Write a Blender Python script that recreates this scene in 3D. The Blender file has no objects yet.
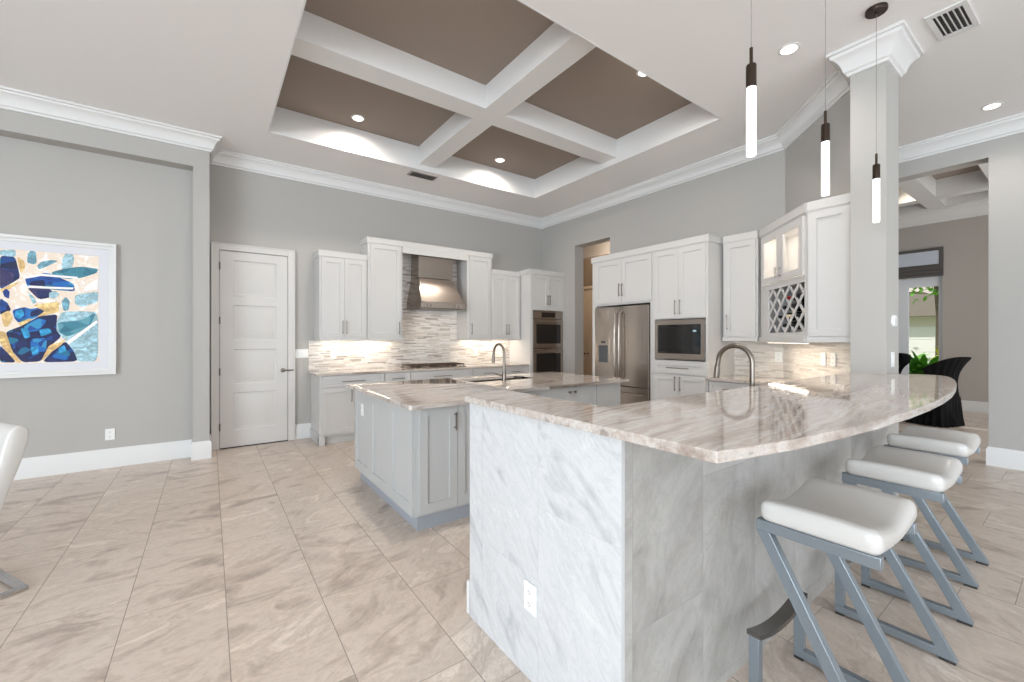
import bpy, bmesh, math, random
from mathutils import Vector, Matrix, Euler
PI = math.pi
random.seed(7)
SC = bpy.context.scene
COL = SC.collection

# ------------------------------------------------------------------ camera
cd = bpy.data.cameras.new('camera'); cam = bpy.data.objects.new('camera', cd); COL.objects.link(cam)
cam.location = (0, 0, 1.37)
cam.rotation_euler = (PI/2, 0, math.radians(54.24) - PI/2)
cd.sensor_width = 36.0; cd.lens = 36.0 * 419.99 / 1024
cd.shift_y = -(341 - 337.66) / 1024
cd.clip_start = 0.02; cd.clip_end = 200
SC.camera = cam
# ------------------------------------------------------------------ colour, world, daylight
SC.view_settings.view_transform = 'Standard'; SC.view_settings.look = 'None'
SC.view_settings.exposure = 0.06; SC.view_settings.gamma = 1.0; SC.view_settings.use_curve_mapping = False
W = bpy.data.worlds.new('world'); SC.world = W; W.use_nodes = True
W.node_tree.nodes['Background'].inputs[0].default_value = (0.82, 0.92, 1.0, 1)
W.node_tree.nodes['Background'].inputs[1].default_value = 0.95

def area(name, loc, rot, sx, sy, watts, col=(1, 1, 1), parent=None, spread=PI):
    l = bpy.data.lights.new(name, 'AREA'); l.shape = 'RECTANGLE'; l.size = sx; l.size_y = sy
    l.energy = watts; l.color = col; l.spread = spread
    o = bpy.data.objects.new(name, l); COL.objects.link(o); o.location = loc; o.rotation_euler = rot; o.parent = parent
    return o
def spot(name, loc, watts, col=(1, .93, .84), angle=130, blend=.8, parent=None, r=.04):
    l = bpy.data.lights.new(name, 'SPOT'); l.energy = watts; l.color = col; l.spot_size = math.radians(angle)
    l.spot_blend = blend; l.shadow_soft_size = r
    o = bpy.data.objects.new(name, l); COL.objects.link(o); o.location = loc; o.parent = parent
    return o
# daylight from the glass walls of the living room (left) and behind the camera
area('daylight_left', (-7.9, -3.6, 1.7), (0, -PI/2 - .25, 0), 3.2, 7.0, 870, (.80, .91, 1))
area('daylight_rear', (2.4, -7.4, 1.7), (PI/2 + .35, 0, -.05), 7.5, 3.2, 225, (.84, .93, 1))
area('dining_fill', (8.6, -1.7, 1.9), (PI/2, 0, 0), 3.0, 2.4, 70, (1, .98, .95))  # added soft fill for the dining room, no window stands here
sl = bpy.data.lights.new('sun', 'SUN'); sl.energy = 3.6; sl.angle = .01; sl.color = (1, .96, .9)
so = bpy.data.objects.new('sun', sl); COL.objects.link(so); so.rotation_euler = Vector((.5, .33, -.8)).to_track_quat('-Z', 'Y').to_euler()

# ------------------------------------------------------------------ material helpers
def rgb(r, g, b):
    f = lambda c: ((c/255 + .055) / 1.055) ** 2.4 if c > 10 else c/255/12.92
    return (f(r), f(g), f(b), 1)
def mat(name, col, rough=.5, metal=0.0, spec=.5, emit=None, es=0, coat=0, trans=0, alpha=1):
    m = bpy.data.materials.new(name); m.use_nodes = True
    b = m.node_tree.nodes['Principled BSDF']
    b.inputs['Base Color'].default_value = col if len(col) == 4 else (*col, 1)
    b.inputs['Roughness'].default_value = rough; b.inputs['Metallic'].default_value = metal
    b.inputs['Specular IOR Level'].default_value = spec
    b.inputs['Coat Weight'].default_value = coat; b.inputs['Coat Roughness'].default_value = .05
    b.inputs['Transmission Weight'].default_value = trans
    if emit: b.inputs['Emission Color'].default_value = (*emit, 1); b.inputs['Emission Strength'].default_value = es
    return m
class NT:
    def __init__(s, m):
        s.nt = m.node_tree; s.n = s.nt.nodes; s.l = s.nt.links; s.b = s.n['Principled BSDF']
    def new(s, t, **k):
        n = s.n.new(t)
        for a, v in k.items(): setattr(n, a, v)
        return n
    def inp(s, sock, v):
        if isinstance(v, bpy.types.NodeSocket): s.l.new(v, sock)
        else: sock.default_value = v
    def math(s, op, a, b=None, c=None):
        n = s.new('ShaderNodeMath', operation=op); s.inp(n.inputs[0], a)
        if b is not None: s.inp(n.inputs[1], b)
        if c is not None: s.inp(n.inputs[2], c)
        return n.outputs[0]
    def xyz(s, x, y, z=0.0):
        n = s.new('ShaderNodeCombineXYZ'); s.inp(n.inputs[0], x); s.inp(n.inputs[1], y); s.inp(n.inputs[2], z); return n.outputs[0]
    def noise(s, v, scale, detail=5, rough=.55, dist=0.0):
        n = s.new('ShaderNodeTexNoise'); s.l.new(v, n.inputs['Vector']); n.inputs['Scale'].default_value = scale
        n.inputs['Detail'].default_value = detail; n.inputs['Roughness'].default_value = rough; n.inputs['Distortion'].default_value = dist
        return n.outputs['Fac']
    def rand(s, v):
        n = s.new('ShaderNodeTexWhiteNoise', noise_dimensions='3D'); s.l.new(v, n.inputs['Vector']); return n.outputs['Value'], n.outputs['Color']
    def ramp(s, f, stops, mode='LINEAR'):
        n = s.new('ShaderNodeValToRGB'); s.l.new(f, n.inputs[0]); cr = n.color_ramp; cr.interpolation = mode
        while len(cr.elements) > 1: cr.elements.remove(cr.elements[-1])
        cr.elements[0].position, cr.elements[0].color = stops[0]
        for p, c in stops[1:]:
            e = cr.elements.new(p); e.color = c
        return n.outputs['Color']
    def mix(s, f, a, b, blend='MIX'):
        n = s.new('ShaderNodeMix', data_type='RGBA', blend_type=blend); s.inp(n.inputs['Factor'], f)
        s.inp(n.inputs[6], a); s.inp(n.inputs[7], b); return n.outputs[2]
    def bump(s, h, strength=.2, dist=.01):
        n = s.new('ShaderNodeBump'); n.inputs['Strength'].default_value = strength; n.inputs['Distance'].default_value = dist
        s.l.new(h, n.inputs['Height']); s.l.new(n.outputs[0], s.b.inputs['Normal'])
    def pos(s):
        g = s.new('ShaderNodeNewGeometry'); p = s.new('ShaderNodeSeparateXYZ'); s.l.new(g.outputs['Position'], p.inputs[0]); return p.outputs

WALL = mat('wall_paint', rgb(181, 178, 174), .75)
WALLD = mat('dining_wall_paint', rgb(182, 175, 169), .75)
WALLW = mat('wall_paint_warm', rgb(176, 166, 156), .75)
t = NT(WALL); t.bump(t.noise(t.xyz(*t.pos()), 160, 2), .05, .002)
CEIL = mat('ceiling_paint', rgb(242, 240, 239), .8)
t = NT(CEIL); t.bump(t.noise(t.xyz(*t.pos()), 120, 2), .05, .002)
TAUPE = mat('taupe_recess_paint', rgb(152, 140, 131), .8)
TRIM = mat('white_trim_paint', rgb(226, 225, 224), .4)
CAB = mat('white_cabinet_paint', rgb(206, 204, 202), .35)
DOORP = mat('white_door_paint', rgb(212, 209, 206), .4)
GREY = mat('grey_cabinet_paint', rgb(188, 188, 187), .38)
GREYD = mat('grey_toe_kick', rgb(160, 164, 172), .4)
STEEL = mat('brushed_stainless', rgb(174, 164, 155), .27, 1.0)
t = NT(STEEL); p = t.pos(); t.bump(t.noise(t.xyz(t.math('MULTIPLY', p[0], 3), t.math('MULTIPLY', p[1], 3), t.math('MULTIPLY', p[2], 160)), 3, 2), .04, .001)
STEELD = mat('dark_steel', rgb(110, 104, 100), .3, 1.0)
NICK = mat('brushed_nickel', rgb(134, 125, 116), .32, 1.0)
BRONZE = mat('dark_bronze', rgb(62, 50, 42), .4, .7)
BLK = mat('black_glass', (.012, .011, .011), .06, 0, .6)
BLKM = mat('black_iron', (.03, .028, .026), .5)
GRATE = mat('grate_iron', rgb(86, 66, 54), .5, .3)
SHADOWGAP = mat('gap_shade', (.02, .02, .02), .8)
LEATHER = mat('white_leather', rgb(208, 205, 201), .3, .0, .5, coat=.35)
LEATHER.node_tree.nodes['Principled BSDF'].inputs['Coat Roughness'].default_value = .22
t = NT(LEATHER); t.bump(t.noise(t.xyz(*t.pos()), 220, 3), .08, .002)
STOOLM = mat('blue_grey_painted_steel', rgb(134, 142, 149), .34, .45)
FOOTM = mat('bronzed_footrest', rgb(112, 108, 104), .3, .8)
CHROME = mat('chrome', rgb(190, 188, 186), .15, 1.0)
PLATE = mat('white_plastic', rgb(240, 240, 238), .35)
SLOT = mat('outlet_slot', rgb(120, 118, 115), .6)
VELVET = mat('black_velvet', (.004, .004, .005), .7, 0, .12)
LAMP = mat('lamp_lens', (1, 1, 1), .4, emit=(1, .95, .88), es=6)
TUBE = mat('glowing_acrylic_tube', (1, 1, 1), .2, emit=(1, .985, .96), es=.9)
t = NT(TUBE); p = t.pos()
bub = t.new('ShaderNodeTexVoronoi'); bub.inputs['Scale'].default_value = 70
t.l.new(t.xyz(*p), bub.inputs['Vector'])
t.l.new(t.math('MULTIPLY_ADD', bub.outputs['Distance'], 1.2, .75), t.b.inputs['Emission Strength'])
STRIP = mat('led_strip', (1, 1, 1), .4, emit=(1, .9, .74), es=4)
GLASS = mat('window_glass', (1, 1, 1), .02, trans=1); GLASS.node_tree.nodes['Principled BSDF'].inputs['IOR'].default_value = 1.02
FROST = mat('cabinet_glass', (1, 1, 1), .25, trans=.9); FROST.node_tree.nodes['Principled BSDF'].inputs['IOR'].default_value = 1.05
SHADE = mat('grey_shade_fabric', rgb(96, 92, 90), .9)
SHADEL = mat('pale_shade_fabric', rgb(225, 228, 232), .9)
BEIGE = mat('beige_cabinet_paint', rgb(200, 176, 150), .5)
BROWN = mat('brown_panel', rgb(120, 100, 80), .6)
BOTTLE = mat('dark_bottle_glass', (.008, .01, .009), .12, 0, .6)
FOILR = mat('red_foil', rgb(150, 40, 40), .35, .4)
FOILC = mat('cream_foil', rgb(225, 205, 175), .4)
FOILB = mat('black_foil', (.015, .015, .018), .35)

def tile_mat(name, u, v, u0, v0, stops, ang0, angk, w=.41, h=.81, off=.19, rough=.3, mort=rgb(150, 140, 132), vein=(1.6, 7), joint=.0022, mixv=.55, crw=.45):
    """large porcelain tiles; u, v name the world axes across and along the tile"""
    m = mat(name, (.6, .6, .6), rough, 0, .5); t = NT(m); p = t.pos(); ax = {'x': p[0], 'y': p[1], 'z': p[2]}
    U = t.math('DIVIDE', t.math('SUBTRACT', ax[u], u0), w); c = t.math('FLOOR', U); fu = t.math('FRACT', U)
    V = t.math('DIVIDE', t.math('ADD', t.math('SUBTRACT', ax[v], v0), t.math('MULTIPLY', c, off)), h)
    r = t.math('FLOOR', V); fv = t.math('FRACT', V)
    rv, rc = t.rand(t.xyz(c, r, 3.3))
    du = t.math('MULTIPLY', t.math('MINIMUM', fu, t.math('SUBTRACT', 1.0, fu)), w)
    dv = t.math('MULTIPLY', t.math('MINIMUM', fv, t.math('SUBTRACT', 1.0, fv)), h)
    seam = t.math('MAXIMUM', t.math('LESS_THAN', du, joint), t.math('MULTIPLY', t.math('LESS_THAN', dv, joint), .8))
    ang = t.math('ADD', t.math('MULTIPLY_ADD', c, angk, ang0), t.math('MULTIPLY', t.math('SUBTRACT', rv, .5), .35))
    cs, sn = t.math('COSINE', ang), t.math('SINE', ang)
    A = t.math('ADD', t.math('MULTIPLY', ax[u], cs), t.math('MULTIPLY', ax[v], sn))
    B = t.math('SUBTRACT', t.math('MULTIPLY', ax[v], cs), t.math('MULTIPLY', ax[u], sn))
    vec = t.xyz(t.math('MULTIPLY', A, vein[0]), t.math('MULTIPLY', B, vein[1]), t.math('MULTIPLY', rv, 37))
    n1 = t.noise(vec, 1.0, 8, .6, 1.3); n2 = t.noise(vec, .45, 3, .5, .5)
    n3 = t.noise(t.xyz(A, B, t.math('MULTIPLY', rv, 11)), 26, 4, .7)
    n4 = t.noise(t.xyz(t.math('MULTIPLY', A, vein[0]*1.6), t.math('MULTIPLY', B, vein[1]*1.5), t.math('MULTIPLY', rv, 53)), 1.0, 10, .68, 2.2)
    f = t.math('ADD', t.math('MULTIPLY', n1, mixv), t.math('ADD', t.math('MULTIPLY', n2, 1 - mixv - .10), t.math('MULTIPLY', n3, .10)))
    f = t.math('ADD', f, t.math('MULTIPLY', t.math('SUBTRACT', rv, .5), .06))
    base = t.ramp(f, stops)
    crk = t.new('ShaderNodeMapRange'); t.l.new(t.math('ABSOLUTE', t.math('SUBTRACT', n4, .47)), crk.inputs[0]); crk.inputs[1].default_value = 0; crk.inputs[2].default_value = .035; crk.inputs[3].default_value = 1; crk.inputs[4].default_value = 0
    base = t.mix(t.math('MULTIPLY', crk.outputs[0], t.math('MULTIPLY', n2, crw)), base, stops[0][1])
    col = t.mix(seam, base, mort); t.l.new(col, t.b.inputs['Base Color'])
    t.l.new(t.math('MULTIPLY_ADD', seam, .4, rough), t.b.inputs['Roughness'])
    t.bump(t.math('SUBTRACT', 1.0, seam), .25, .002)
    return m
FLOOR = tile_mat('floor_tile', 'x', 'y', .07, 2.57, [(.34, rgb(160, 145, 134)), (.42, rgb(194, 178, 166)), (.48, rgb(214, 200, 188)), (.54, rgb(204, 189, 176)), (.60, rgb(228, 215, 203)), (.68, rgb(200, 185, 173))], .30, .13, vein=(2.4, 4.6), mort=rgb(146, 134, 124), joint=.0018, mixv=.64, crw=.5)
MARB_LIT = tile_mat('bar_tile_daylit', 'y', 'z', 1.271, .42, [(.32, rgb(172, 174, 176)), (.40, rgb(196, 197, 199)), (.48, rgb(214, 214, 215)), (.55, rgb(206, 207, 208)), (.62, rgb(220, 220, 220)), (.72, rgb(196, 198, 200))], .85, .05, w=.41, h=.81, off=.29, mort=rgb(196, 196, 196), vein=(3.0, 8), joint=.0014, mixv=.68, crw=.5)  # same tile as the bar front, coloured brighter for the daylight on it
MARB_SHADED = tile_mat('bar_tile_shaded', 'x', 'z', 1.092, .42, [(.30, rgb(130, 127, 123)), (.40, rgb(158, 154, 150)), (.5, rgb(174, 171, 167)), (.62, rgb(186, 183, 179)), (.72, rgb(160, 157, 153))], .9, .5, w=.41, h=.81, off=.38, mort=rgb(160, 155, 150), vein=(2.6, 4.2), joint=.0015)  # same tile as the bar end, coloured darker for the shaded side

def quartzite(name):
    m = mat(name, (.6, .6, .6), .05, 0, .6); t = NT(m); p = t.pos()
    wob = t.noise(t.xyz(p[0], p[1], p[2]), 1.3, 3)
    y = t.math('ADD', p[1], t.math('MULTIPLY', wob, .2))
    y = t.math('ADD', y, t.math('MULTIPLY', p[0], -.12))
    v = t.xyz(t.math('MULTIPLY', p[0], .9), t.math('MULTIPLY', y, 8.5), t.math('MULTIPLY', p[2], 8))
    n1 = t.noise(v, 1.0, 10, .64, .25)
    col = t.ramp(n1, [(.30, rgb(122, 104, 94)), (.39, rgb(160, 142, 130)), (.45, rgb(190, 176, 166)), (.50, rgb(212, 206, 200)), (.545, rgb(182, 164, 152)), (.59, rgb(204, 195, 188)), (.65, rgb(140, 122, 112)), (.74, rgb(186, 176, 168))])
    n2 = t.noise(t.xyz(t.math('MULTIPLY', p[0], 2.5), t.math('MULTIPLY', y, 9), p[2]), 1.4, 8, .7, .3)
    crack = t.math('LESS_THAN', t.math('ABSOLUTE', t.math('SUBTRACT', n2, .5)), .009)
    col = t.mix(t.math('MULTIPLY', crack, .15), col, rgb(120, 112, 110))
    n3 = t.noise(t.xyz(*p), 45, 4, .7)
    col = t.mix(.25, col, t.ramp(n3, [(.35, rgb(166, 156, 149)), (.65, rgb(216, 212, 208))]))
    g = t.new('ShaderNodeNewGeometry'); sp = t.new('ShaderNodeSeparateXYZ'); t.l.new(g.outputs['Normal'], sp.inputs[0])
    t.l.new(col, t.b.inputs['Base Color'])
    return m
QUARTZ = quartzite('quartzite_worktop')

def mosaic(name, axis, lift=0):
    m = mat(name, (.6, .6, .6), .2, 0, .5); t = NT(m); p = t.pos(); a = p[0] if axis == 'x' else p[1]
    row = t.math('FLOOR', t.math('DIVIDE', p[2], .0165)); fr = t.math('FRACT', t.math('DIVIDE', p[2], .0165))
    r1, _ = t.rand(t.xyz(row, 1.7, 9.1))
    U = t.math('DIVIDE', t.math('ADD', a, t.math('MULTIPLY', r1, 3.0)), t.math('MULTIPLY_ADD', r1, .12, .13))
    c = t.math('FLOOR', U); fc = t.math('FRACT', U)
    r2, _ = t.rand(t.xyz(row, c, 4.2))
    col = t.ramp(r2, [(0, rgb(228, 224, 220)), (.3, rgb(206, 199, 193)), (.5, rgb(235, 232, 229)), (.62, rgb(184, 172, 163)), (.74, rgb(212, 204, 196)), (.86, rgb(150, 139, 134)), (.94, rgb(222, 215, 208))], 'CONSTANT')
    if lift: col = t.mix(lift, col, rgb(236, 230, 222))
    n = t.noise(t.xyz(t.math('MULTIPLY', p[0], 9), t.math('MULTIPLY', p[1], 9), t.math('MULTIPLY', p[2], 60)), 1, 3)
    col = t.mix(.18, col, t.ramp(n, [(.35, rgb(170, 160, 152)), (.65, rgb(240, 238, 236))]))
    seam = t.math('MAXIMUM', t.math('LESS_THAN', fr, .08), t.math('LESS_THAN', fc, .012))
    t.l.new(t.mix(seam, col, rgb(170, 165, 160)), t.b.inputs['Base Color'])
    t.bump(t.math('SUBTRACT', 1.0, seam), .3, .002)
    return m
MOSX = mosaic('linear_mosaic_range', 'x'); MOSY = mosaic('linear_mosaic_bar', 'y', .45)

# ------------------------------------------------------------------ geometry helpers
def link(name, me, parent=None, label=None):
    o = bpy.data.objects.new(name, me); COL.objects.link(o); o.parent = parent
    if label: o['label'] = label
    return o
def finish(name, bm, mats, parent=None, label=None, smooth=38, bev=0, loc=None, rot=None):
    bmesh.ops.recalc_face_normals(bm, faces=bm.faces)
    if bev:
        es = [e for e in bm.edges if len(e.link_faces) == 2 and e.calc_face_angle(0) > .6]
        bmesh.ops.bevel(bm, geom=es, offset=bev, segments=2, profile=.5, affect='EDGES', clamp_overlap=True)
    for f in bm.faces:
        f.smooth = not (bev and smooth == 38 and f.calc_area() / max(1e-9, f.calc_perimeter()) > bev * .9)
    for e in bm.edges:
        if len(e.link_faces) == 2 and e.calc_face_angle(0) > math.radians(smooth): e.smooth = False
    me = bpy.data.meshes.new(name); bm.to_mesh(me); bm.free()
    for m in (mats if isinstance(mats, (list, tuple)) else [mats]): me.materials.append(m)
    o = link(name, me, parent, label)
    if loc: o.location = loc
    if rot: o.rotation_euler = rot
    return o
def B(): return bmesh.new()
def box(bm, x0, x1, y0, y1, z0, z1, mi=0):
    v = [bm.verts.new(p) for p in ((x0,y0,z0),(x1,y0,z0),(x1,y1,z0),(x0,y1,z0),(x0,y0,z1),(x1,y0,z1),(x1,y1,z1),(x0,y1,z1))]
    for q in ((0,3,2,1),(4,5,6,7),(0,1,5,4),(1,2,6,5),(2,3,7,6),(3,0,4,7)):
        f = bm.faces.new([v[i] for i in q]); f.material_index = mi
    return bm
def prism(bm, pts, z0, z1, mi=0):
    a = [bm.verts.new((x, y, z0)) for x, y in pts]; b = [bm.verts.new((x, y, z1)) for x, y in pts]; n = len(pts)
    bm.faces.new(a[::-1]).material_index = mi; bm.faces.new(b).material_index = mi
    for i in range(n): bm.faces.new((a[i], a[(i+1) % n], b[(i+1) % n], b[i])).material_index = mi
    return bm
def extr(bm, pts, axis, a0, a1, mi=0):
    """polygon extruded along an axis; pts are the two other coordinates in order"""
    def P(p, a): return {'x': (a, p[0], p[1]), 'y': (p[0], a, p[1]), 'z': (p[0], p[1], a)}[axis]
    a = [bm.verts.new(P(p, a0)) for p in pts]; b = [bm.verts.new(P(p, a1)) for p in pts]; n = len(pts)
    bm.faces.new(a[::-1]).material_index = mi; bm.faces.new(b).material_index = mi
    for i in range(n): bm.faces.new((a[i], a[(i+1) % n], b[(i+1) % n], b[i])).material_index = mi
    return bm
def tube(bm, path, r, seg=10, mi=0, cap=True):
    path = [Vector(p) for p in path]; rings = []; up = Vector((0, 0, 1)); prev = None
    rr = r if isinstance(r, (list, tuple)) else [r] * len(path)
    for i, p in enumerate(path):
        d = (path[min(i+1, len(path)-1)] - path[max(i-1, 0)]).normalized()
        if prev is None: s = d.cross(up if abs(d.z) < .9 else Vector((1, 0, 0))).normalized()
        else: s = (prev - d * prev.dot(d)).normalized()
        prev = s; t2 = d.cross(s)
        rings.append([bm.verts.new(p + (s * math.cos(2*PI*k/seg) + t2 * math.sin(2*PI*k/seg)) * rr[i]) for k in range(seg)])
    for a, b in zip(rings, rings[1:]):
        for k in range(seg): bm.faces.new((a[k], a[(k+1) % seg], b[(k+1) % seg], b[k])).material_index = mi
    if cap: bm.faces.new(rings[0][::-1]).material_index = mi; bm.faces.new(rings[-1]).material_index = mi
    return bm
def lathe(bm, prof, c=(0, 0, 0), seg=20, mi=0):
    """prof = [(radius, z)], revolved about the z axis through c"""
    rings = []
    for r, z in prof:
        rings.append([bm.verts.new((c[0] + r*math.cos(2*PI*k/seg), c[1] + r*math.sin(2*PI*k/seg), c[2] + z)) for k in range(seg)])
    for a, b in zip(rings, rings[1:]):
        for k in range(seg): bm.faces.new((a[k], a[(k+1) % seg], b[(k+1) % seg], b[k])).material_index = mi
    bm.faces.new(rings[0][::-1]).material_index = mi; bm.faces.new(rings[-1]).material_index = mi
    return bm
def bar(bm, p, q, wid, thk, side=(1, 0, 0), mi=0):
    """flat bar from p to q; side = direction of its width"""
    p, q = Vector(p), Vector(q); d = (q - p).normalized(); s = Vector(side).normalized() * wid / 2; n = d.cross(s).normalized() * thk / 2
    v = [bm.verts.new(c) for c in (p-s-n, p+s-n, p+s+n, p-s+n, q-s-n, q+s-n, q+s+n, q-s+n)]
    for f in ((0,3,2,1),(4,5,6,7),(0,1,5,4),(1,2,6,5),(2,3,7,6),(3,0,4,7)): bm.faces.new([v[i] for i in f]).material_index = mi
    return bm
def rounded(bm, w, d, h, r, c=(0, 0, 0), cuts=12, fn=None, mi=0):
    vs = []
    tmp = bmesh.ops.create_cube(bm, size=1.0)['verts']
    es = list({e for v in tmp for e in v.link_edges})
    bmesh.ops.subdivide_edges(bm, edges=es, cuts=cuts, use_grid_fill=True)
    vs = [v for v in bm.verts if v.index == -1 or True] if fn is None and False else list({v for v in bm.verts if not v.tag})
    for v in vs:
        p = Vector((v.co.x * w, v.co.y * d, v.co.z * h))
        q = Vector((max(-w/2+r, min(w/2-r, p.x)), max(-d/2+r, min(d/2-r, p.y)), max(-h/2+r, min(h/2-r, p.z))))
        n = p - q
        if n.length > 1e-9: p = q + n.normalized() * r
        if fn: p = Vector(fn(p))
        v.co = p + Vector(c); v.tag = True
    for f in bm.faces:
        if mi and all(v in vs for v in f.verts): f.material_index = mi
    return bm
def sweep(bm, path, prof, closed=False, mi=0):
    """moulding: path in plan with the room on its LEFT-hand side being positive 'out'; prof = [(out, z)]"""
    n = len(path); P = [Vector(p) for p in path]; rings = []
    for i in range(n):
        def nrm(a, b): d = (b - a).normalized(); return Vector((-d.y, d.x))
        if closed: n1, n2 = nrm(P[i-1], P[i]), nrm(P[i], P[(i+1) % n])
        elif i == 0: n1 = n2 = nrm(P[0], P[1])
        elif i == n-1: n1 = n2 = nrm(P[-2], P[-1])
        else: n1, n2 = nrm(P[i-1], P[i]), nrm(P[i], P[i+1])
        m = (n1 + n2).normalized(); k = 1 / max(.3, m.dot(n1))
        rings.append([bm.verts.new((P[i].x + m.x*k*o, P[i].y + m.y*k*o, z)) for o, z in prof])
    L = len(prof); R = list(zip(rings, rings[1:])) + ([(rings[-1], rings[0])] if closed else [])
    for a, b in R:
        for k in range(L): bm.faces.new((a[k], a[(k+1) % L], b[(k+1) % L], b[k])).material_index = mi
    if not closed: bm.faces.new(rings[0][::-1]); bm.faces.new(rings[-1])
    return bm
def crown_prof(zt, h=.165, o=.115):
    z0 = zt - h; k = h/.165; j = o/.115
    return [(0, z0), (.016*j, z0), (.020*j, z0+.018*k), (.034*j, z0+.026*k), (.040*j, z0+.05*k), (.054*j, z0+.085*k), (.078*j, z0+.115*k), (.094*j, z0+.124*k), (.10*j, z0+.142*k), (o, z0+.146*k), (o, zt), (0, zt)]
def base_prof(h=.2, t_=.018): return [(0, 0), (t_, 0), (t_, h-.03), (t_*.55, h-.012), (t_*.45, h), (0, h)]

def thing(name, label, cat, loc=(0, 0, 0), rotz=0, group=None):
    o = bpy.data.objects.new(name, None); COL.objects.link(o); o.location = loc; o.rotation_euler = (0, 0, rotz)
    o.empty_display_size = .1
    o['label'] = label; o['category'] = cat
    if group: o['group'] = group
    return o
def tag(o, label, cat, group=None, kind=None):
    o['label'] = label; o['category'] = cat
    if group: o['group'] = group
    if kind: o['kind'] = kind
    return o
def struct(o, label=None):
    o['kind'] = 'structure'
    if label: o['label'] = label
    return o
def dup(root, loc, rotz=None, label=None, group=None):
    r = root.copy(); COL.objects.link(r); r.location = loc
    if rotz is not None: r.rotation_euler = (0, 0, rotz)
    if label: r['label'] = label
    if group: r['group'] = group
    for ch in list(root.children):
        c = ch.copy(); COL.objects.link(c); c.parent = r
        for g in list(ch.children):
            d = g.copy(); COL.objects.link(d); d.parent = c
    return r

# ------------------------------------------------------------------ room shell
ZC = 3.65
ob = B(); box(ob, -8.0, 6.9, -8.0, 6.5, -.12, 0); box(ob, 6.9, 11.6, -2, 6.5, -.12, 0); box(ob, 5.48, 6.8, 6.5, 7.0, -.12, 0)
struct(finish('floor', ob, FLOOR), 'beige veined porcelain tile floor')
# ceiling with coffered opening
X0, X1, Y0, Y1, ZR = .52, 4.325, 2.27, 5.365, 3.96
ob = B()
box(ob, -8.0, X0, -8.0, 6.5, ZC, ZR+.1); box(ob, X1, 6.8, -8.0, 6.5, ZC, ZR+.1)
box(ob, X0, X1, -8.0, Y0, ZC, ZR+.1); box(ob, X0, X1, Y1, 6.5, ZC, ZR+.1); box(ob, 5.27, 6.8, 6.5, 7.2, ZC, ZR+.1)
struct(finish('ceiling', ob, CEIL), 'off-white flat ceiling around the coffered recess')
ob = B(); box(ob, X0, X1, Y0, Y1, ZR, ZR+.08); struct(finish('ceiling_recess', ob, TAUPE), 'taupe painted panels inside the coffers')
ob = B(); box(ob, 2.30, 2.535, Y0, Y1, 3.72, ZR)
struct(finish('trim_1', ob, TRIM), 'white coffer beam running away from the camera')
ob = B(); box(ob, X0, X1, 3.655, 3.90, 3.7205, ZR-.0005)
struct(finish('trim_2', ob, TRIM), 'white coffer beam running across the recess')
ob = B(); e = .012
for a in ((X0, X0+e, Y0, Y1), (X1-e, X1, Y0, Y1), (X0, X1, Y0, Y0+e), (X0, X1, Y1-e, Y1)): box(ob, *a, ZC-.002, ZR-.001)
struct(finish('trim_3', ob, TRIM), 'white boards lining the coffered recess')

# walls
ob = B(); box(ob, -8.0, 5.26, 6.30, 6.5, 0, ZC); struct(finish('wall_back', ob, WALL), 'grey wall behind the range')
ob = B(); box(ob, -8.0, -.15, 6.08, 6.298, 0, ZC); struct(finish('wall_left', ob, WALL), 'grey recessed wall with the framed artwork')
ob = B(); box(ob, -.15, 0, 5.90, 6.298, 0, ZC); box(ob, -8.0, -.15, 5.90, 6.0795, 3.29, ZC)
struct(finish('wall_pier', ob, WALL), 'grey pier and soffit in front of the recessed wall')
ob = B(); box(ob, -8.2, -8.0, .4, 6.5, 0, ZC); box(ob, -8.2, -5.0, -8.2, -8.0, 0, ZC); struct(finish('wall_shade_block', ob, WALL), 'unseen wall pieces added to block daylight at the left')  # out of view, added to keep daylight off the left wall
# right wall with doorway
ob = B()
box(ob, 5.26, 5.48, 5.40, 7.2, 0, ZC); box(ob, 5.26, 5.48, 4.59, 5.40, 3.0, ZC); box(ob, 5.26, 5.48, 2.04, 4.59, 0, ZC)
struct(finish('wall_right', ob, WALL), 'grey wall behind the refrigerator with a tall doorway')
ob = B(); prism(ob, [(5.2598, 2.04), (4.365, 1.146), (4.53, 1.146), (5.48, 2.04)], 0, ZC)
struct(finish('wall_diagonal', ob, WALL), 'grey angled wall behind the corner cabinet')
ob = B(); box(ob, 4.16, 4.50, .925, 1.145, 0, ZC); struct(finish('column', ob, WALL), 'grey square column rising at the end of the bar')
# dining room wall with opening
ob = B()
box(ob, 6.80, 7.0, -8.0, .67, 0, ZC); box(ob, 6.80, 7.0, .67, 2.9, 3.31, ZC); box(ob, 6.80, 7.0, 2.9, 7.2, 0, ZC)
struct(finish('wall_dining_side', ob, WALL), 'grey wall with the opening to the dining room')
ob = B(); wy0, wy1 = 1.76, 2.22
FX = 11.45
box(ob, FX, FX+.2, -2, 1.72, 0, 4.2); box(ob, FX, FX+.2, 3.1, 6.5, 0, 4.2)
box(ob, FX, FX+.2, 1.72, 3.1, 3.12, 4.2)
struct(finish('wall_dining_far', ob, WALLD), 'far wall of the dining room')
ob = B(); box(ob, 7.0, 11.45, 6.3, 6.5, 0, 4.2); struct(finish('wall_dining_left', ob, WALLD), 'left wall of the dining room')
# dining ceiling with coffers
ob = B(); box(ob, 7.0, FX, -2, 6.3, 3.78, 3.80)
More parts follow.
